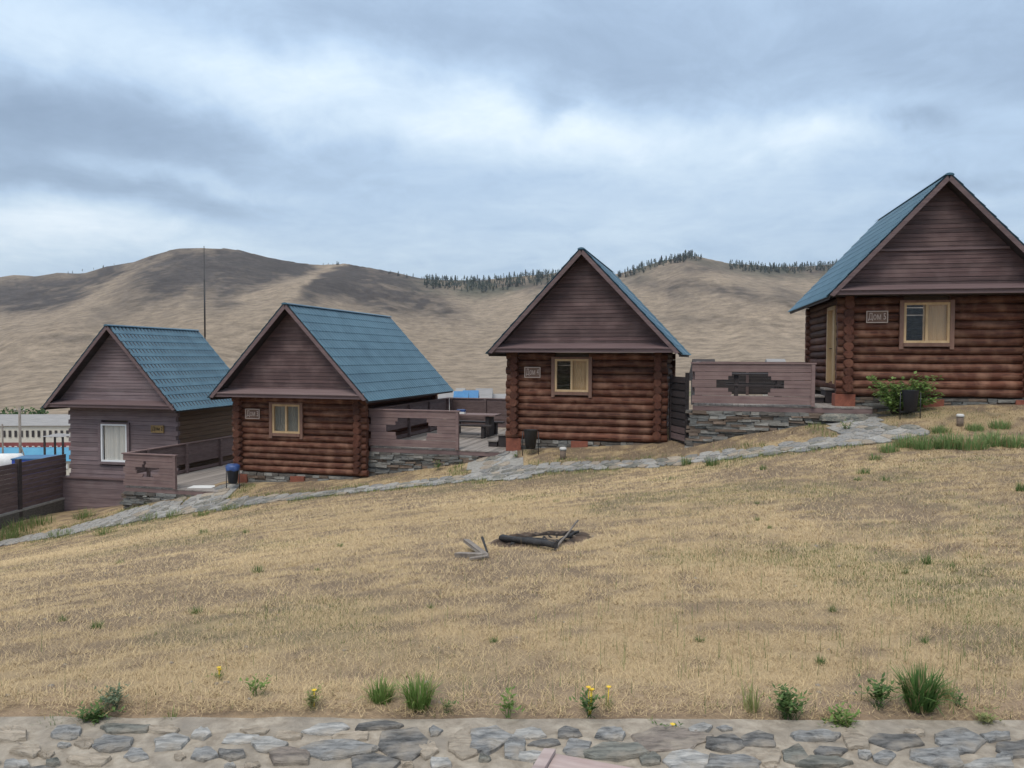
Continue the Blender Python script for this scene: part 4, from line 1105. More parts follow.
def tuft(px, py, hpx, wpx, label, kind='grass', n=120, cols=((.07, .14, .03), (.14, .22, .06)), flowers=0, group='green tufts along the paving edge', Y=None):
    """a weed or grass tuft whose foot is at the pixel and whose size is given in pixels"""
    p = on_ground(px, py, 2.9, 40); sc_ = p.y / F_PX; h = hpx * sc_; w = wpx * sc_
    COs, Fs, Cs, base = [], [], [], 0
    c0, c1_ = np.array(cols[0]), np.array(cols[1])
    def colr(m):
        t = RNG.random(m)[:, None]; c = c0 * (1 - t) + c1_ * t; return np.where(RNG.random(m)[:, None] < .14, np.array([.38, .31, .16]), c)
    if kind == 'grass':
        r = np.sqrt(RNG.random(n)) * w * .30; a = RNG.uniform(0, 6.283, n); x = r * np.cos(a); y = r * np.sin(a) * .8
        yaw = a + RNG.normal(0, .6, n); lean = np.clip(r / (w * .3) * .6 + RNG.normal(0, .28, n), 0, 1.3); ln = h * RNG.uniform(.3, 1.1, n)
        wd = np.clip(h * .045, .0025, .02) * RNG.uniform(.7, 1.3, n)
        # two-segment blades that arch over
        dx, dy = np.cos(yaw), np.sin(yaw); sx, sy = -dy, dx; col = colr(n)
        P0 = np.stack([x, y, 0 * x - .01], -1); P1 = P0 + np.stack([dx * np.sin(lean * .6) * ln * .55, dy * np.sin(lean * .6) * ln * .55, np.cos(lean * .6) * ln * .55], -1)
        P2 = P1 + np.stack([dx * np.sin(lean * 1.5) * ln * .45, dy * np.sin(lean * 1.5) * ln * .45, np.cos(lean * 1.5) * ln * .45], -1); S_ = np.stack([sx, sy, 0 * sx], -1) * wd[:, None] / 2
        co = np.stack([P0 - S_, P0 + S_, P1 + S_ * .8, P1 - S_ * .8, P2], 1).reshape(-1, 3); b = np.arange(n)[:, None] * 5
        f = np.concatenate([b + np.array([[0, 1, 2]]), b + np.array([[0, 2, 3]]), b + np.array([[3, 2, 4]])]); COs.append(co); Fs.append(f); Cs.append(np.repeat(col * 1.0, 5, 0))
    else:
        ns = max(6, n // 7); base = 0
        for s in range(ns):
            a = random.uniform(0, 6.28); le = random.uniform(.15, 1.15); L = h * random.uniform(.6, 1.15); bx, by = random.uniform(-.2, .2) * w, random.uniform(-.15, .15) * w
            m = 11; t = np.linspace(.25, 1, m); x = bx + np.cos(a) * np.sin(le * t) * L * t; y = by + np.sin(a) * np.sin(le * t) * L * t; z = np.cos(le * t) * L * t
            # stem
            st = np.array([[bx - .002, by, -.01], [bx + .002, by, -.01], [x[-1], y[-1], z[-1]]]); COs.append(st); Fs.append(np.array([[0, 1, 2]]) + base); Cs.append(np.tile(c0, (3, 1))); base += 3
            ll = L * .40 * (1.15 - .6 * t); ya = a + np.arange(m) * 2.4 + RNG.normal(0, .3, m); el = RNG.uniform(.1, .8, m)
            D_ = np.stack([np.cos(ya) * np.cos(el), np.sin(ya) * np.cos(el), np.sin(el)], -1) * ll[:, None]; S_ = np.stack([-np.sin(ya), np.cos(ya), RNG.uniform(-.3, .3, m)], -1) * (ll * .20)[:, None]
            B = np.stack([x, y, z], -1); co = np.stack([B, B + D_ * .5 + S_, B + D_, B + D_ * .5 - S_], 1).reshape(-1, 3); b = np.arange(m)[:, None] * 4 + base
            COs.append(co); Fs.append(np.concatenate([b + np.array([[0, 1, 2]]), b + np.array([[0, 2, 3]])])); Cs.append(np.repeat(colr(m), 4, 0)); base += len(co)
    nm = 'grass_tuft' if kind == 'grass' else 'leafy_weed'
    o = link(nm, np_mesh(nm, np.concatenate(COs), np.concatenate(Fs), np.concatenate(Cs), False), M['leaf'], None, (p.x, p.y, lz(p.x, p.y)))
    tag(o, label, 'grass tuft' if kind == 'grass' else 'weed', group)
    for k in range(flowers):
        g = G(); fx, fy, fz = random.uniform(-.12, .12) * w, random.uniform(-.1, .1) * w, h * random.uniform(.75, 1.05)
        g.tube([(fx * .5, fy * .5, 0), (fx, fy, fz)], .0022, 4)
        for q in range(9):
            a = q * .7; r_ = .010; g.poly([(fx, fy, fz), (fx + r_ * math.cos(a - .3), fy + r_ * math.sin(a - .3), fz + .008), (fx + r_ * 1.3 * math.cos(a), fy + r_ * 1.3 * math.sin(a), fz + .010), (fx + r_ * math.cos(a + .3), fy + r_ * math.sin(a + .3), fz + .008)])
        g.obj('flower', M['yellow'], o)
    return o


GB = ((.11, .19, .045), (.24, .34, .10)); GD = ((.075, .14, .045), (.17, .26, .085)); GG = ((.12, .17, .10), (.23, .28, .18)); GY = ((.19, .22, .08), (.34, .34, .15))
tuft(52, 722, 18, 34, 'small dense green tuft at the paving edge, leftmost in the front row', 'grass', 150, GD)
tuft(93, 721, 24, 40, 'broad grey-green leafy weed next to the leftmost tuft at the paving edge', 'leafy', 160, GD)
tuft(112, 714, 22, 34, 'pale grey-green drooping weed directly behind the broad one at the left paving edge', 'leafy', 120, GG)
tuft(171, 719, 16, 16, 'thin upright green shoot between the left weeds at the paving edge', 'grass', 26, GB)
tuft(257, 702, 20, 34, 'loose light green shoots with spreading leaves, left of the yellow-tipped clump', 'leafy', 60, GB)
tuft(219, 685, 12, 8, 'lone tiny plant with yellow flower head in the left lawn', 'leafy', 14, GB, 2)
tuft(314, 714, 20, 26, 'low olive clump with a few yellow tips near the paving', 'leafy', 70, GY, 1)
tuft(381, 706, 28, 32, 'bright green rounded grass tuft, left one of the pair near the paving', 'grass', 230, GB)
tuft(419, 712, 36, 36, 'taller bright green grass tuft, right one of the pair near the paving', 'grass', 240, GB)
tuft(447, 716, 14, 16, 'small leafy sprout right beside the taller of the paired tufts', 'leafy', 30, GD)
tuft(508, 720, 26, 14, 'sparse upright weed at the paving edge in the middle', 'leafy', 40, GB)
tuft(590, 719, 26, 26, 'green weed with bright yellow flowers at the paving edge', 'leafy', 50, GD, 3)
tuft(607, 712, 22, 14, 'small yellow-flowering shoot just right of the flowering weed', 'grass', 20, GY, 1)
tuft(671, 731, 18, 14, 'little weed with yellow flower growing from the stone joint', 'leafy', 26, GD, 1)
tuft(652, 724, 12, 10, 'tiny green sprig left of the weed in the stone joint', 'grass', 16, GB)
tuft(752, 716, 34, 26, 'tall thin olive grass stalks left of the right-hand weeds', 'grass', 34, GY)
tuft(789, 720, 30, 34, 'leafy dark green weed, leftmost of the right-hand weeds', 'leafy', 190, GD)
tuft(843, 726, 26, 36, 'low spreading green weed in front of the biggest bush tuft', 'leafy', 180, GB)
tuft(880, 714, 28, 26, 'loose green weed just left of the biggest tuft', 'leafy', 100, GD)
tuft(920, 714, 46, 40, 'biggest dense green feathery tuft at the right paving edge', 'grass', 520, ((.06, .135, .035), (.15, .25, .075)))
tuft(946, 706, 26, 22, 'yellowish green clump touching the right of the biggest tuft', 'grass', 70, GY)
tuft(984, 724, 24, 22, 'rightmost pale green weed in the front row', 'leafy', 70, GY)
tuft(960, 714, 16, 14, 'small dark shoot between the biggest tuft and the rightmost weed', 'leafy', 30, GD)
ORD = ['first', 'second', 'third', 'fourth', 'fifth', 'sixth', 'seventh', 'eighth', 'ninth', 'tenth', 'eleventh', 'twelfth', 'thirteenth', 'fourteenth', 'fifteenth', 'sixteenth', 'seventeenth', 'eighteenth', 'nineteenth', 'twentieth'] + ['twenty-' + w for w in ('first', 'second', 'third', 'fourth', 'fifth', 'sixth', 'seventh', 'eighth', 'ninth')] + ['thirtieth']
lawn_t = [(120, 562, 5, 14), (62, 620, 7, 14), (97, 627, 9, 20), (196, 612, 9, 18), (258, 570, 8, 18), (246, 531, 5, 12), (318, 569, 5, 12), (204, 532, 6, 16), (340, 545, 5, 14), (430, 605, 6, 14), (493, 640, 8, 12), (556, 500, 4, 12), (763, 468, 6, 12), (757, 519, 5, 10), (758, 502, 4, 9), (770, 527, 5, 9), (864, 472, 7, 24), (858, 479, 5, 14), (885, 479, 5, 16), (875, 458, 8, 20), (712, 464, 10, 22), (686, 463, 9, 16), (927, 562, 10, 12), (952, 566, 7, 8), (833, 610, 8, 12), (1021, 490, 10, 16), (925, 640, 9, 12), (700, 640, 8, 14), (905, 572, 7, 10), (820, 660, 10, 14)]
for k, (px, py, h, w) in enumerate(sorted(lawn_t)):
    tuft(px, py + 2, h * 1.25, w, 'small isolated green tuft in the dry lawn, %s from the left' % ORD[k], 'grass', int(40 + w * 3), GD, group='small tufts scattered over the lawn')
for k, (px, py, h, w) in enumerate(sorted([(905, 447, 12, 26), (925, 449, 14, 28), (948, 448, 15, 30), (972, 449, 16, 34), (993, 446, 15, 30), (1015, 447, 13, 28), (888, 452, 9, 22), (1000, 428, 9, 24), (975, 430, 8, 20), (940, 432, 7, 18)])):
    tuft(px, py, h * 1.25, w * 1.4, 'lush green clump in the bank before the top right cabin, %s from the left' % ORD[k], 'grass', 260, ((.13, .22, .075), (.29, .39, .16)), group='lush grass bank before the top right cabin')
for k, (px, py, h, w) in enumerate(sorted([(18, 530, 11, 34), (40, 524, 9, 30), (8, 538, 10, 30), (62, 536, 7, 30), (85, 518, 9, 26), (105, 534, 7, 26), (150, 519, 6, 26), (130, 505, 7, 18), (175, 516, 6, 20), (202, 516, 6, 20), (230, 509, 6, 18)])):
    tuft(px, py, h * 1.25, w * 1.5, 'green grass clump by the path below the lowest cabin, %s from the left' % ORD[k], 'grass', 150, ((.12, .19, .06), (.25, .32, .12)), group='green grass beside the path at the left')
for (px, py, h, w, lb) in ((458, 452, 7, 10, 'small green weed at the entrance edge of the picnic deck'), (438, 470, 9, 16, 'green weed on the stone bank below the picnic deck'), (514, 459, 7, 16, 'flat green weed beside the red footing of the middle cabin'), (845, 431, 10, 14, 'green weed at the foot of the dry-stone wall by the top cabin')):
    tuft(px, py, h, w, lb, 'leafy', 60, GD, group='weeds beside the decks')


def pebbles():
    g = G(); rr = random.Random(3)
    for k in range(170):
        y = 3.4 + 14 * rr.random() ** 1.6; x = rr.uniform(-.8, .8) * y; r = rr.uniform(.005, .014) * (1 + y / 14); z = lz(x, y); n = 6; b = len(g.v)
        for (kk, zz) in ((1, -.2), (.9, .5), (.45, .9)):
            for i in range(n): a = i * 6.283 / n; q = r * kk * rr.uniform(.75, 1.2); g.v.append((x + q * math.cos(a), y + q * math.sin(a) * .8, z + r * zz * .7))
        for t in range(2):
            for i in range(n): g.f.append((b + t * n + i, b + t * n + (i + 1) % n, b + (t + 1) * n + (i + 1) % n, b + (t + 1) * n + i)); g.sm.append(True)
        g.f.append(tuple(b + 2 * n + i for i in range(n))); g.sm.append(True)
    tag(g.obj('pebbles', STONE[4]), 'small grey pebbles strewn over the dry lawn', 'pebbles', kind='stuff')


pebbles()


# ------------------------------------------------------------------ fire pit and firewood
def fire_pit():
    c = on_ground(540, 541); root = empty('fire_pit', (c.x, c.y, lz(c.x, c.y)), 0, 'shallow burnt fire pit with dark ash rim in the lawn', 'fire pit')
    xs = np.linspace(-.9, 1.2, 120); ys = np.linspace(-.6, .65, 80)
    def zf(X, Y):
        r = np.hypot(X / .40, (Y - .08) / .34); b = lawn_z(X + c.x, Y + c.y) - root.location.z
        lip = .05 * np.exp(-((r - 1.0) / .30) ** 2) * (.6 + .8 * fbm(X * 6 + 3, Y * 6, 3)) * np.where(Y > 0, .8, .3) - .12 * np.exp(-(r / .78) ** 4)
        e = sstep(1.9, 1.25, r + .5 * (fbm(X * 4, Y * 4 + 7, 3) - .5)); return b + lip * e - .03 + .036 * e + .05 * e * (fbm(X * 16, Y * 16, 3) - .5)
    def cf(X, Y):
        r = np.hypot(X / .40, (Y - .08) / .34).ravel(); n = fbm(X * 9, Y * 9 + 5, 4).ravel()
        k = sstep(.75, 1.25, r + .7 * (n - .5))[:, None]; k2 = sstep(1.3, 1.8, r + .8 * (n - .5))[:, None]
        col = np.array([.016, .014, .014]) * (1 - k) + np.array([.085, .06, .045]) * k; return (col * (1 - k2) + np.array([.19, .14, .098]) * k2) * (.7 + .6 * n[:, None])
    link('ash_hollow', grid_mesh('ash_hollow', xs, ys, zf, cf), M['attr'], root)
    for k in range(26):
        a = random.uniform(0, 6.28); r = random.uniform(.1, .95); x, y, t = .42 * r * math.cos(a), .08 + .36 * r * math.sin(a), random.uniform(0, 3.1); l = random.uniform(.04, .13); z = lz(c.x + x, c.y + y) - root.location.z - .03
        G().tube([(x, y, z), (x + l * math.cos(t), y + l * math.sin(t), z + random.uniform(0, .05))], random.uniform(.006, .016), 6, True, .2).obj('ember_stick', M['char'], root)
    for k in range(70):
        a = random.uniform(0, 6.28); r = random.uniform(.8, 1.18); x, y = .39 * r * math.cos(a), .08 + .33 * r * math.sin(a); s_ = random.uniform(.008, .035)
        pl = [(math.cos(q) * s_ * random.uniform(.7, 1.2), math.sin(q) * s_ * random.uniform(.7, 1.2)) for q in np.arange(0, 6.2, .9)]
        stone_mesh(pl, s_ * .6).obj('rim_clod', M['soil'] if k % 3 else M['char'], root, (x, y, lz(c.x + x, c.y + y) - root.location.z + .012))
    return c


FP = fire_pit()


def wood(name, label, a, b, ra, rb, za, zb2, mat, cat='log', n=9, jit=.10):
    A = on_ground(*a); B = on_ground(*b); z0 = lz(A.x, A.y) + za; z1 = lz(B.x, B.y) + zb2
    p = [Vector((A.x, A.y, z0)).lerp(Vector((B.x, B.y, z1)), t) + Vector((random.uniform(-.008, .008), 0, random.uniform(-.008, .008))) for t in (0, .2, .4, .6, .8, 1)]
    o = p[0].copy(); g = G(); g.tube([q - o for q in p], [ra + (rb - ra) * t for t in (0, .2, .4, .6, .8, 1)], n, True, jit); ob = g.obj(name, mat, None, o); return tag(ob, label, cat, 'wood at the fire pit')


wood('charred_log', 'thick charred black log lying across the front of the fire pit', (502, 543), (556, 551), .036, .030, .065, .055, M['char'], jit=.22)
wood('charred_log', 'shorter burnt log in the back of the fire pit', (526, 538), (562, 542), .020, .016, .0, .0, M['char'], jit=.22)
wood('charred_log', 'dark half-burnt log lying towards the right rim of the fire pit', (556, 546), (578, 536), .018, .014, .03, .05, M['char'])
wood('branch', 'thin grey stick leaning up over the right of the fire pit', (556, 551), (578, 531), .014, .010, .02, .12, M['greywood'], 'stick', 6)
random.seed(31)


def plank_piece(label, a, b, za, zb2, w, h, mat):
    A = on_ground(*a); B = on_ground(*b); o = Vector((A.x, A.y, lz(A.x, A.y) + za)); e_ = Vector((B.x, B.y, lz(B.x, B.y) + zb2)) - o
    g = G(); g.beam((0, 0, 0), e_, w, h, (0, 0, 1), .006); ob = g.obj('split_firewood', mat, None, o); return tag(ob, label, 'firewood', 'wood at the fire pit')


plank_piece('pale split plank propped up in the little firewood heap', (486, 559), (466, 549), .035, .10, .06, .03, M['greywood'])
plank_piece('flat grey firewood piece at the left of the little heap', (457, 557), (484, 559), .025, .03, .07, .05, M['greywood'])
plank_piece('thin dark stick standing up in the little firewood heap', (487, 556), (482, 549), .03, .12, .015, .015, M['char'])
plank_piece('short weathered stick at the bottom of the little heap', (470, 561), (488, 560), .02, .03, .03, .025, M['greywood'])


# ------------------------------------------------------------------ bins, bush, lamp stubs, bench
def bin_(px, py, hpx, label, mat, bag=None, tilt=0):
    p = on_ground(px, py, 12, 40); k = p.y / F_PX; h = hpx * k
    r = empty('litter_bin', (p.x, p.y, lz(p.x, p.y)), R(-14), label, 'bin', 'dark litter bins on stands')
    g = G(); n = 14; z0, z1 = h * .27, h; r0, r1 = h * .20, h * .29
    for (z, rr_) in ((z0, r0), (z1, r1), (z1 + .012, r1 + .015), (z1 + .012, r1 - .01), (z0 + .02, r0 - .01)):
        for i in range(n): a = 2 * math.pi * i / n; g.v.append((rr_ * math.cos(a), rr_ * math.sin(a) * .8, z))
    for q in range(4):
        for i in range(n): g.f.append((q * n + i, q * n + (i + 1) % n, (q + 1) * n + (i + 1) % n, (q + 1) * n + i)); g.sm.append(q in (0, 3))
    g.f.append(tuple(reversed(range(n)))); g.sm.append(False); g.f.append(tuple(range(4 * n, 5 * n))); g.sm.append(False); g.obj('bucket', mat, r)
    for sx in (-1, 1):
        G().tube([(sx * (r1 + .025), .0, -.04), (sx * (r1 + .025), .0, z1 * .95)], .012, 6).obj('leg', M['black_metal'], r)
    G().beam((-r1 - .025, 0, z0 - .02), (r1 + .025, 0, z0 - .02), .02, .02).obj('crossbar', M['black_metal'], r)
    if bag:
        g = G(); m = 14
        for (z, rr_) in ((z1 - .12, r1 + .012), (z1 + .02, r1 + .03), (z1 + .05, r1 - .03)):
            for i in range(m): a = 2 * math.pi * i / m; q = rr_ * random.uniform(.95, 1.08); g.v.append((q * math.cos(a), q * math.sin(a) * .85, z + random.uniform(-.025, .025)))
        for q in range(2):
            for i in range(m): g.f.append((q * m + i, q * m + (i + 1) % m, (q + 1) * m + (i + 1) % m, (q + 1) * m + i)); g.sm.append(True)
        g.f.append(tuple(range(2 * m, 3 * m))); g.sm.append(True); g.obj('bin_bag', M['bluebag'], r)


bin_(233, 489, 23, 'dark bin lined with a blue bag at the corner of the second cabin', M['navy'], True)
bin_(530.5, 455, 25, 'black bin on a stand at the left corner of the middle cabin', M['black_metal'])
bin_(910, 419, 28, 'navy bin in front of the leafy bush at the top right cabin', M['navy'])
for (px, py, lb) in ((563, 459, 'white-topped short post in the grass before the middle cabin'), (960, 426, 'white-topped short post in the grass before the top right cabin')):
    p = on_ground(px, py, 12, 40); k = p.y / F_PX; r = empty('garden_light', (p.x, p.y, lz(p.x, p.y)), 0, lb, 'garden light', 'short garden lights by the path')
    G().tube([(0, 0, -.05), (0, 0, 9 * k)], 3.2 * k, 10).obj('post', WSTONE[3], r); G().tube([(0, 0, 9 * k + .001), (0, 0, 11 * k), (0, 0, 12 * k)], [3.7 * k, 3.7 * k, 2.6 * k], 10).obj('cap', M['conc2'], r)


def bush():
    c = c4; ctr = c.p + c.u * fac(c, 893, 400)[0] + c.v * (c.s - .62); z = lz(ctr.x, ctr.y); r = empty('leafy_bush', (ctr.x, ctr.y, z), 0, 'bright green leafy bush against the wall of the top right cabin', 'bush')
    g = G(); co, fs, cs = [], [], []; b = 0
    for s in range(70):
        a = random.uniform(0, 6.28); L = random.uniform(.4, 1.05); sx = math.cos(a) * random.uniform(.3, 1); x1, y1, z1 = sx * 1.0, math.sin(a) * .35, L * random.uniform(.75, .95)
        base_ = (sx * .25, math.sin(a) * .15, 0); g.tube([base_, (x1 * .6, y1 * .6, z1 * .75), (x1, y1, z1)], [.008, .006, .003], 4)
        for k in range(34):
            t = random.uniform(.25, 1.05); px_, py_, pz_ = base_[0] + (x1 - base_[0]) * t, base_[1] + (y1 - base_[1]) * t, z1 * (t * 1.25 if t < .6 else .75 + (t - .6) * .62)
            ya = random.uniform(0, 6.28); el = random.uniform(-.5, .7); l = random.uniform(.06, .13); d = Vector((math.cos(ya) * math.cos(el), math.sin(ya) * math.cos(el), math.sin(el))) * l; sd = Vector((-math.sin(ya), math.cos(ya), random.uniform(-.5, .5))).normalized() * l * .32
            B = Vector((px_ + random.uniform(-.05, .05), py_ + random.uniform(-.05, .05), max(.02, pz_ + random.uniform(-.05, .04)))); co += [B, B + d * .5 + sd, B + d, B + d * .5 - sd]; fs += [(b, b + 1, b + 2), (b, b + 2, b + 3)]
            t_ = random.random(); col = (.13 + .15 * t_, .22 + .17 * t_, .06 + .07 * t_); cs += [col] * 4; b += 4
    g.obj('stems', M['bark'], r)
    link('foliage', np_mesh('foliage', np.array([tuple(v) for v in co]), np.array(fs), np.array(cs), False), M['leaf'], r)


bush()


def bench():
    p = at_z(547, 751, .45); q = at_z(641, 768.5, .45); d = Vector((q.x - p.x, q.y - p.y, 0)).normalized(); r = empty('wooden_bench', (p.x, p.y, .02), math.atan2(d.y, d.x), 'corner of a weathered pinkish wooden bench at the bottom edge', 'bench')
    for k in range(3): G().box(.028, 1.5, -.135 * (k + 1) + .006, -.135 * k, .385, .428, .002).obj('seat_plank', M['benchwood'], r)
    for x in (-.012, 1.5): G().box(x, x + .036, -.42, .004, -.01, .437, .002).obj('end_board', M['benchwood'], r)
    G().box(.03, 1.5, -.40, -.36, .26, .38).obj('rail', M['benchwood'], r)


bench()


# ------------------------------------------------------------------ village in the valley
def house(name, label, px0, px1, Y, vtop, vbase, depth, wall, roof, roof_frac=.4, rz=0.0, wins=0, wmat=None, cat='house', group='houses in the valley', band=None, rows=1, hip=False):
    a = at_y(px0, vbase, Y); b = at_y(px1, vbase, Y); W = b.x - a.x; zt_ = at_y(px0, vtop, Y).z; z0 = min(a.z, gz((a.x + b.x) / 2, Y) + .1); Ht = zt_ - z0
    g0 = gz((a.x + b.x) / 2, Y + depth / 2)
    r = empty(name, ((a.x + b.x) / 2, Y, z0), rz, label, cat, group); hw = Ht * (1 - roof_frac); low = min(0, g0 - z0) - 1.0
    G().box(-W / 2, W / 2, 0, depth, low, hw).obj('wall', wall, r)
    if band: G().box(-W / 2 - .05, W / 2 + .05, -.06, -.004, low, hw * band[1]).obj('lower_wall', band[0], r)
    g = G(); o_ = .35; P = [(-W / 2 - o_, -o_, hw + .02), (W / 2 + o_, -o_, hw + .02), (W / 2 + o_, depth / 2, Ht), (-W / 2 - o_, depth / 2, Ht)]; Q = [(-W / 2 - o_, depth + o_, hw + .02), (W / 2 + o_, depth + o_, hw + .02)]
    g.poly(P); g.poly([P[3], P[2], Q[1], Q[0]]); g.poly([P[0], P[3], Q[0]]); g.poly([P[1], Q[1], P[2]]); g.poly([P[0], Q[0], Q[1], P[1]]); g.obj('roof', roof, r)
    for j in range(rows):
        for k in range(wins):
            x = -W / 2 + W * (k + .5) / wins; ww = min(.5, W / wins * .22); zc = hw * (.76 if j == 0 else .30); hh = min(.55, hw * .10)
            w_ = G().box(x - ww, x + ww, -.12, -.07, zc - hh, zc + hh).obj('window', wmat or M['dark_wood'] if j == 0 else M['white'], r)
            if j: G().box(x - ww * .7, x + ww * .7, -.15, -.125, zc - hh * .7, zc + hh * .7).obj('pane', M['dark_wood'], w_)
    return r


house('barrack_building', 'long two-storey building, cream above and dark red below, in the valley at left', -70, 74, 128, 416, 459, 9, M['cream'], M['grey_roof'], .22, R(4), 26, None, 'building', band=(M['redwall'], .50), rows=2)
house('blue_building', 'low building with bright blue band in front of the red and cream block', -40, 70, 96, 449.5, 467, 5, M['cream'], M['teal_wall'], .34, R(3), 9, M['white'], 'building')
house('blue_shed', 'teal blue shed glimpsed between the two left cabins', 196, 262, 62, 416, 452, 5, M['teal_wall'], M['redcloth'], .16, R(-6), 0, None, 'shed')
house('small_house', 'white-walled house far behind the picnic deck', 440, 456, 112, 391.5, 412, 5, M['white'], M['grey_roof'], .3, 0, 2)
house('small_house', 'blue-roofed low house far behind the picnic deck', 455, 465, 104, 392, 412, 5, M['white'], M['blue_roof'], .55, 0, 0)
house('small_house', 'red-walled house with blue roof far behind the picnic deck', 464, 475.5, 110, 391, 412, 5, M['redcloth'], M['blue_roof'], .35, 0, 0)
house('small_house', 'grey-roofed house left of the middle cabin in the valley', 477, 490, 118, 389, 412, 6, M['grey_roof'], M['grey_roof'], .4, 0, 2)
house('small_house', 'long pale low house right against the middle cabin in the valley', 489, 516, 120, 394.5, 412, 5, M['cream'], M['grey_roof'], .35, 0, 4)
house('small_house', 'tiny grey hut peeping over the blue-roofed house', 457, 463, 140, 388.5, 408, 4, M['conc'], M['conc'], .15, 0, 0)
house('small_house', 'pale roofed hut peeping over the right deck railing', 775, 788, 84, 358.8, 371, 4, M['cream'], M['grey_roof'], .45, 0, 0)
house('small_house', 'dark low hut peeping over the left end of the right deck railing', 699, 716, 92, 359, 372, 4, M['dark_wood'], M['dark_wood'], .5, 0, 0)


def village_bits():
    # white tank, blue tarpaulin, gazebo
    p = at_y(4, 466, 60); r = empty('water_tank', (p.x, p.y, gz(p.x, p.y)), R(8), 'white rounded tank beyond the fence at the left edge', 'tank'); h = at_y(4, 453.5, 60).z - gz(p.x, p.y)
    g = G(); g.tube([(-1.6, 0, h - .75), (-1.45, 0, h - .75), (1.2, 0, h - .75), (1.35, 0, h - .75)], [.5, .75, .75, .5], 14); g.obj('tank_body', M['white'], r)
    for x in (-.9, .8): G().box(x - .12, x + .12, -.5, .5, -.3, h - 1.3).obj('support', M['conc'], r)
    p = at_y(29, 466, 58); z0 = gz(p.x, p.y); zt2 = at_y(29, 458.5, 58).z; r = empty('blue_container', (p.x, p.y, z0), R(6), 'bright blue container behind the fence, right of the white tank', 'container')
    G().box(-1.25, 1.25, 0, 2.2, -.2, zt2 - z0 - .1).obj('body', mat_noise('bright_blue_paint', (.015, .05, .33), (.03, .08, .42), (2, 2, 2), .5, 0, rnd=0), r); G().box(-1.3, 1.3, -.05, 2.25, zt2 - z0 - .098, zt2 - z0).obj('lid', M['blue_roof'], r)
    p = at_y(54, 460, 70); z0 = gz(p.x, p.y); zt2 = at_y(54, 434, 70).z; r = empty('gazebo', (p.x, p.y, z0), 0, 'small dark-posted gazebo with pale roof behind the fence', 'gazebo'); h = zt2 - z0
    for x in (-.85, .85):
        for y in (0, 1.6): G().box(x - .07, x + .07, y - .07, y + .07, -.3, h - .25).obj('post', M['dark_wood'], r)
    g = G(); g.poly([(-1.1, -.3, h - .24), (1.1, -.3, h - .24), (0, .8, h)]); g.poly([(1.1, -.3, h - .24), (1.1, 1.9, h - .24), (0, .8, h)]); g.poly([(1.1, 1.9, h - .24), (-1.1, 1.9, h - .24), (0, .8, h)]); g.poly([(-1.1, 1.9, h - .24), (-1.1, -.3, h - .24), (0, .8, h)]); g.poly([(-1.1, -.3, h - .24), (-1.1, 1.9, h - .24), (1.1, 1.9, h - .24), (1.1, -.3, h - .24)]); g.obj('roof', M['grey_roof'], r)
    # utility pole with brace, antenna mast
    p = at_y(20.5, 460, 72); z0 = gz(p.x, p.y); zt2 = at_y(20.5, 408, 72).z; r = empty('utility_pole', (p.x, p.y, z0), 0, 'wooden utility pole with slanting brace behind the fence', 'utility pole')
    G().tube([(0, 0, -.5), (0, 0, zt2 - z0)], [.15, .11], 8).obj('pole', M['greywood'], r); G().tube([(.1, 0, (zt2 - z0) * .62), (1.5, .3, (zt2 - z0) * .12), ], [.06, .07], 6).obj('brace', M['greywood'], r); G().beam((-.5, 0, zt2 - z0 - .3), (.5, 0, zt2 - z0 - .3), .08, .08).obj('crossarm', M['greywood'], r)
    for x in (-.42, .42): G().tube([(x, 0, zt2 - z0 - .25), (x, 0, zt2 - z0 - .08)], .03, 6).obj('insulator', M['white'], r)
    p = at_y(3, 460, 80); z0 = gz(p.x, p.y); zt2 = at_y(3, 424, 80).z; r = empty('utility_pole', (p.x, p.y, z0), 0, 'thinner plain pole at the very left edge', 'utility pole'); G().tube([(0, 0, -.5), (0, 0, zt2 - z0)], [.11, .08], 8).obj('pole', M['greywood'], r); G().beam((-.4, 0, zt2 - z0 - .3), (.4, 0, zt2 - z0 - .3), .08, .08).obj('crossarm', M['greywood'], r)
    p = at_y(205, 340, 58); z0 = gz(p.x, p.y); zt2 = at_y(205, 246, 58).z; hm = zt2 - z0; r = empty('antenna_mast', (p.x, p.y, z0), 0, 'tall thin antenna mast rising behind the lowest cabin', 'mast')
    G().tube([(0, 0, -.5), (0, 0, hm * .5), (0, 0, hm)], [.085, .06, .025], 6).obj('pole', M['black_metal'], r); G().tube([(0, 0, hm * .62), (0, 0, hm * .86)], .06, 6).obj('aerial', M['black_metal'], r)
    for k in range(3): a = k * 2.094; G().tube([(0, 0, hm * .6), (5 * math.cos(a), 5 * math.sin(a), gz(p.x + 5 * math.cos(a), p.y + 5 * math.sin(a)) - z0)], .008, 4).obj('guy_wire', M['black_metal'], r)
    random.seed(77)
    for k, (px, w, Y) in enumerate(((-8, 6, 150), (4, 7, 152), (14, 6, 150), (23, 6, 154), (33, 5, 152), (42, 4, 156))):
        p = at_y(px, 418, Y); z0 = gz(p.x, p.y); hh = max(2.5, at_y(px, 406.5, Y).z - z0); r = empty('valley_bush', (p.x, p.y, z0), 0, 'round green bush behind the long cream and red building, %s from the left' % ORD[k], 'bush', 'bushes behind the long building')
        n = 420; v = RNG.normal(0, 1, (n, 3)); v /= np.linalg.norm(v, axis=1)[:, None]; rad = RNG.random(n) ** .4; c = v * rad[:, None] * np.array([w * .26 * .9, w * .2, hh * .42]) + np.array([0, 0, hh * .56]); d = RNG.normal(0, .22, (n, 3, 3)); co = (c[:, None] + d).reshape(-1, 3); t = RNG.random(n)[:, None]; col = np.array([.035, .08, .025]) * (1 - t) + np.array([.10, .16, .055]) * t
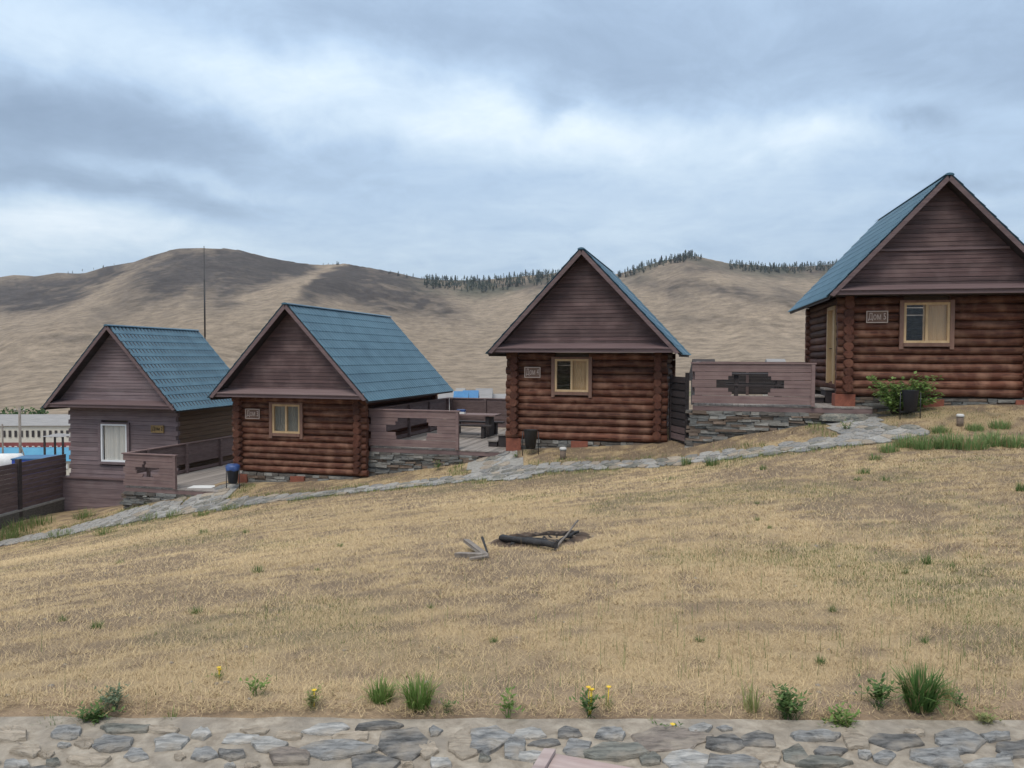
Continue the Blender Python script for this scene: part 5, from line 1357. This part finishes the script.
        link('crown', np_mesh('crown', co, np.arange(3 * n).reshape(n, 3), np.repeat(col, 3, 0), False), M['attr'], r); G().tube([(0, 0, -.3), (0, 0, hh * .5)], [.15, .08], 6).obj('trunk', M['bark'], r)


village_bits()


# ------------------------------------------------------------------ larches along the ridge
def larch_meshes():
    out = []
    for k in range(5):
        random.seed(100 + k); g = G(); g.tube([(0, 0, -1), (0, 0, 4), (0, 0, 9.6)], [.22, .16, .04], 5, False); n = 150
        for i in range(n):
            t = random.random() ** .8; z = 1.2 + t * 8.6; rr_ = (1 - t) ** .8 * random.uniform(.5, 2.0) * (1.15 if k % 2 else .9) + .1; a = random.uniform(0, 6.28); x, y = rr_ * math.cos(a), rr_ * math.sin(a); s_ = random.uniform(.35, .75) * (1.15 - .6 * t)
            g.poly([(x * .3, y * .3, z + .25), (x + s_ * math.sin(a), y - s_ * math.cos(a), z - .2), (x - s_ * math.sin(a), y + s_ * math.cos(a), z - .35 * random.random())])
        me = g.mesh('larch'); me.materials.append(M['larch']); out.append(me)
    return out


def ridge_trees():
    ms = larch_meshes(); rr = random.Random(12)
    def put(px, back, sc_, label, group):
        v = np.interp(px, PXR, PYR); Yr = float(840 + 90 * (fbm(np.array([px / 170. + 3]), np.array([2.2]), 2)[0] - .5)); Y = Yr + back; X = (px - 512) / F_PX * Y
        o = bpy.data.objects.new('larch', rr.choice(ms)); COL.objects.link(o); o.location = (X, Y, gz(X, Y) - .3); o.rotation_euler.z = rr.uniform(0, 6.28); s_ = sc_ * rr.uniform(.5, .82); o.scale = (s_ * rr.uniform(1.2, 2.0), s_ * rr.uniform(1.2, 2.0), s_); tag(o, label, 'tree', group)
    def row(x0, x1, n, sc0, sc1, label, group, b0=-60, b1=6):
        for k in range(n): put(rr.uniform(x0, x1), rr.uniform(b0, b1), rr.uniform(sc0, sc1), label, group)
    row(424, 560, 120, .55, 1.05, 'small dark larch in the dense tree line left of the middle cabin roof', 'larches on the ridge left of the middle roof', -75, 4)
    row(618, 700, 46, .55, 1.05, 'small dark larch climbing the hilltop right of the middle cabin roof', 'larches on the hilltop right of the middle roof', -50, 4)
    for px in (676, 679, 682, 673, 684): put(px, rr.uniform(-60, -25), rr.uniform(1.0, 1.35), 'small dark larch climbing the hilltop right of the middle cabin roof', 'larches on the hilltop right of the middle roof')
    row(726, 862, 88, .45, .95, 'small dark larch in the thin tree line left of the top right cabin roof', 'larches on the ridge by the top right roof', -45, 4)
    row(388, 424, 9, .45, .75, 'scattered little larch on the bare slope right of the pointed spur', 'scattered larches by the spur', -15, 2)
    row(318, 352, 6, .35, .6, 'tiny larch on the crest beside the pointed spur', 'tiny larches on the spur crest', -6, 2)
    row(54, 120, 8, .3, .55, 'tiny larch on the low crest at the far left', 'tiny larches on the far left crest', -6, 2)
    row(560, 620, 14, .5, .9, 'small dark larch hidden partly by the middle cabin roof', 'larches behind the middle roof', -40, 4)


ridge_trees()


def far_wood():
    """the part of the hilltop wood that reads as one mass"""
    co, fs = [], []; b = 0; rr = random.Random(44)
    for (x0, x1, n, b0, b1, k) in ((424, 566, 420, -55, 8, .62), (632, 700, 110, -45, 6, .6), (728, 880, 330, -35, 8, .55)):
        for i in range(n):
            px = rr.uniform(x0, x1); Yr = float(840 + 90 * (fbm(np.array([px / 170. + 3]), np.array([2.2]), 2)[0] - .5)); Y = Yr + rr.uniform(b0, b1); X = (px - 512) / F_PX * Y; z = gz(X, Y); hh = 9 * k * rr.uniform(.5, 1.15); w = hh * rr.uniform(.2, .32)
            for q in range(26):
                t = rr.random() ** .8; r_ = (1 - t) ** .8 * w * rr.uniform(.4, 1.1) + .1; a = rr.uniform(0, 6.28); cx, cy, cz = X + r_ * math.cos(a), Y + r_ * math.sin(a), z + .8 + t * (hh - .8); e_ = w * .45 * (1.15 - .6 * t)
                co += [(X + (cx - X) * .3, Y + (cy - Y) * .3, cz + .3), (cx + e_ * math.sin(a), cy - e_ * math.cos(a), cz - .3), (cx - e_ * math.sin(a), cy + e_ * math.cos(a), cz - .35)]; fs.append((b, b + 1, b + 2)); b += 3
    o = link('distant_wood', np_mesh('distant_wood', np.array(co), np.array(fs), None, False), M['larch']); tag(o, 'dark conifer wood merging into one band on the far ridge', 'wood', kind='stuff')


far_wood()


# ------------------------------------------------------------------ air
def haze():
    g = G(); g.box(-1500, 1500, -1500, 1500, -90, 145); o = g.obj('haze', None); tag(o, kind='stuff')
    m = bpy.data.materials.new('thin_haze'); m.use_nodes = True; nt = m.node_tree; nt.nodes.clear(); out = nt.nodes.new('ShaderNodeOutputMaterial'); v = nt.nodes.new('ShaderNodeVolumePrincipled')
    v.inputs['Color'].default_value = (.80, .88, 1.0, 1); v.inputs['Density'].default_value = .00013; v.inputs['Anisotropy'].default_value = .2
    nt.links.new(v.outputs[0], out.inputs['Volume']); o.data.materials.append(m)


haze()
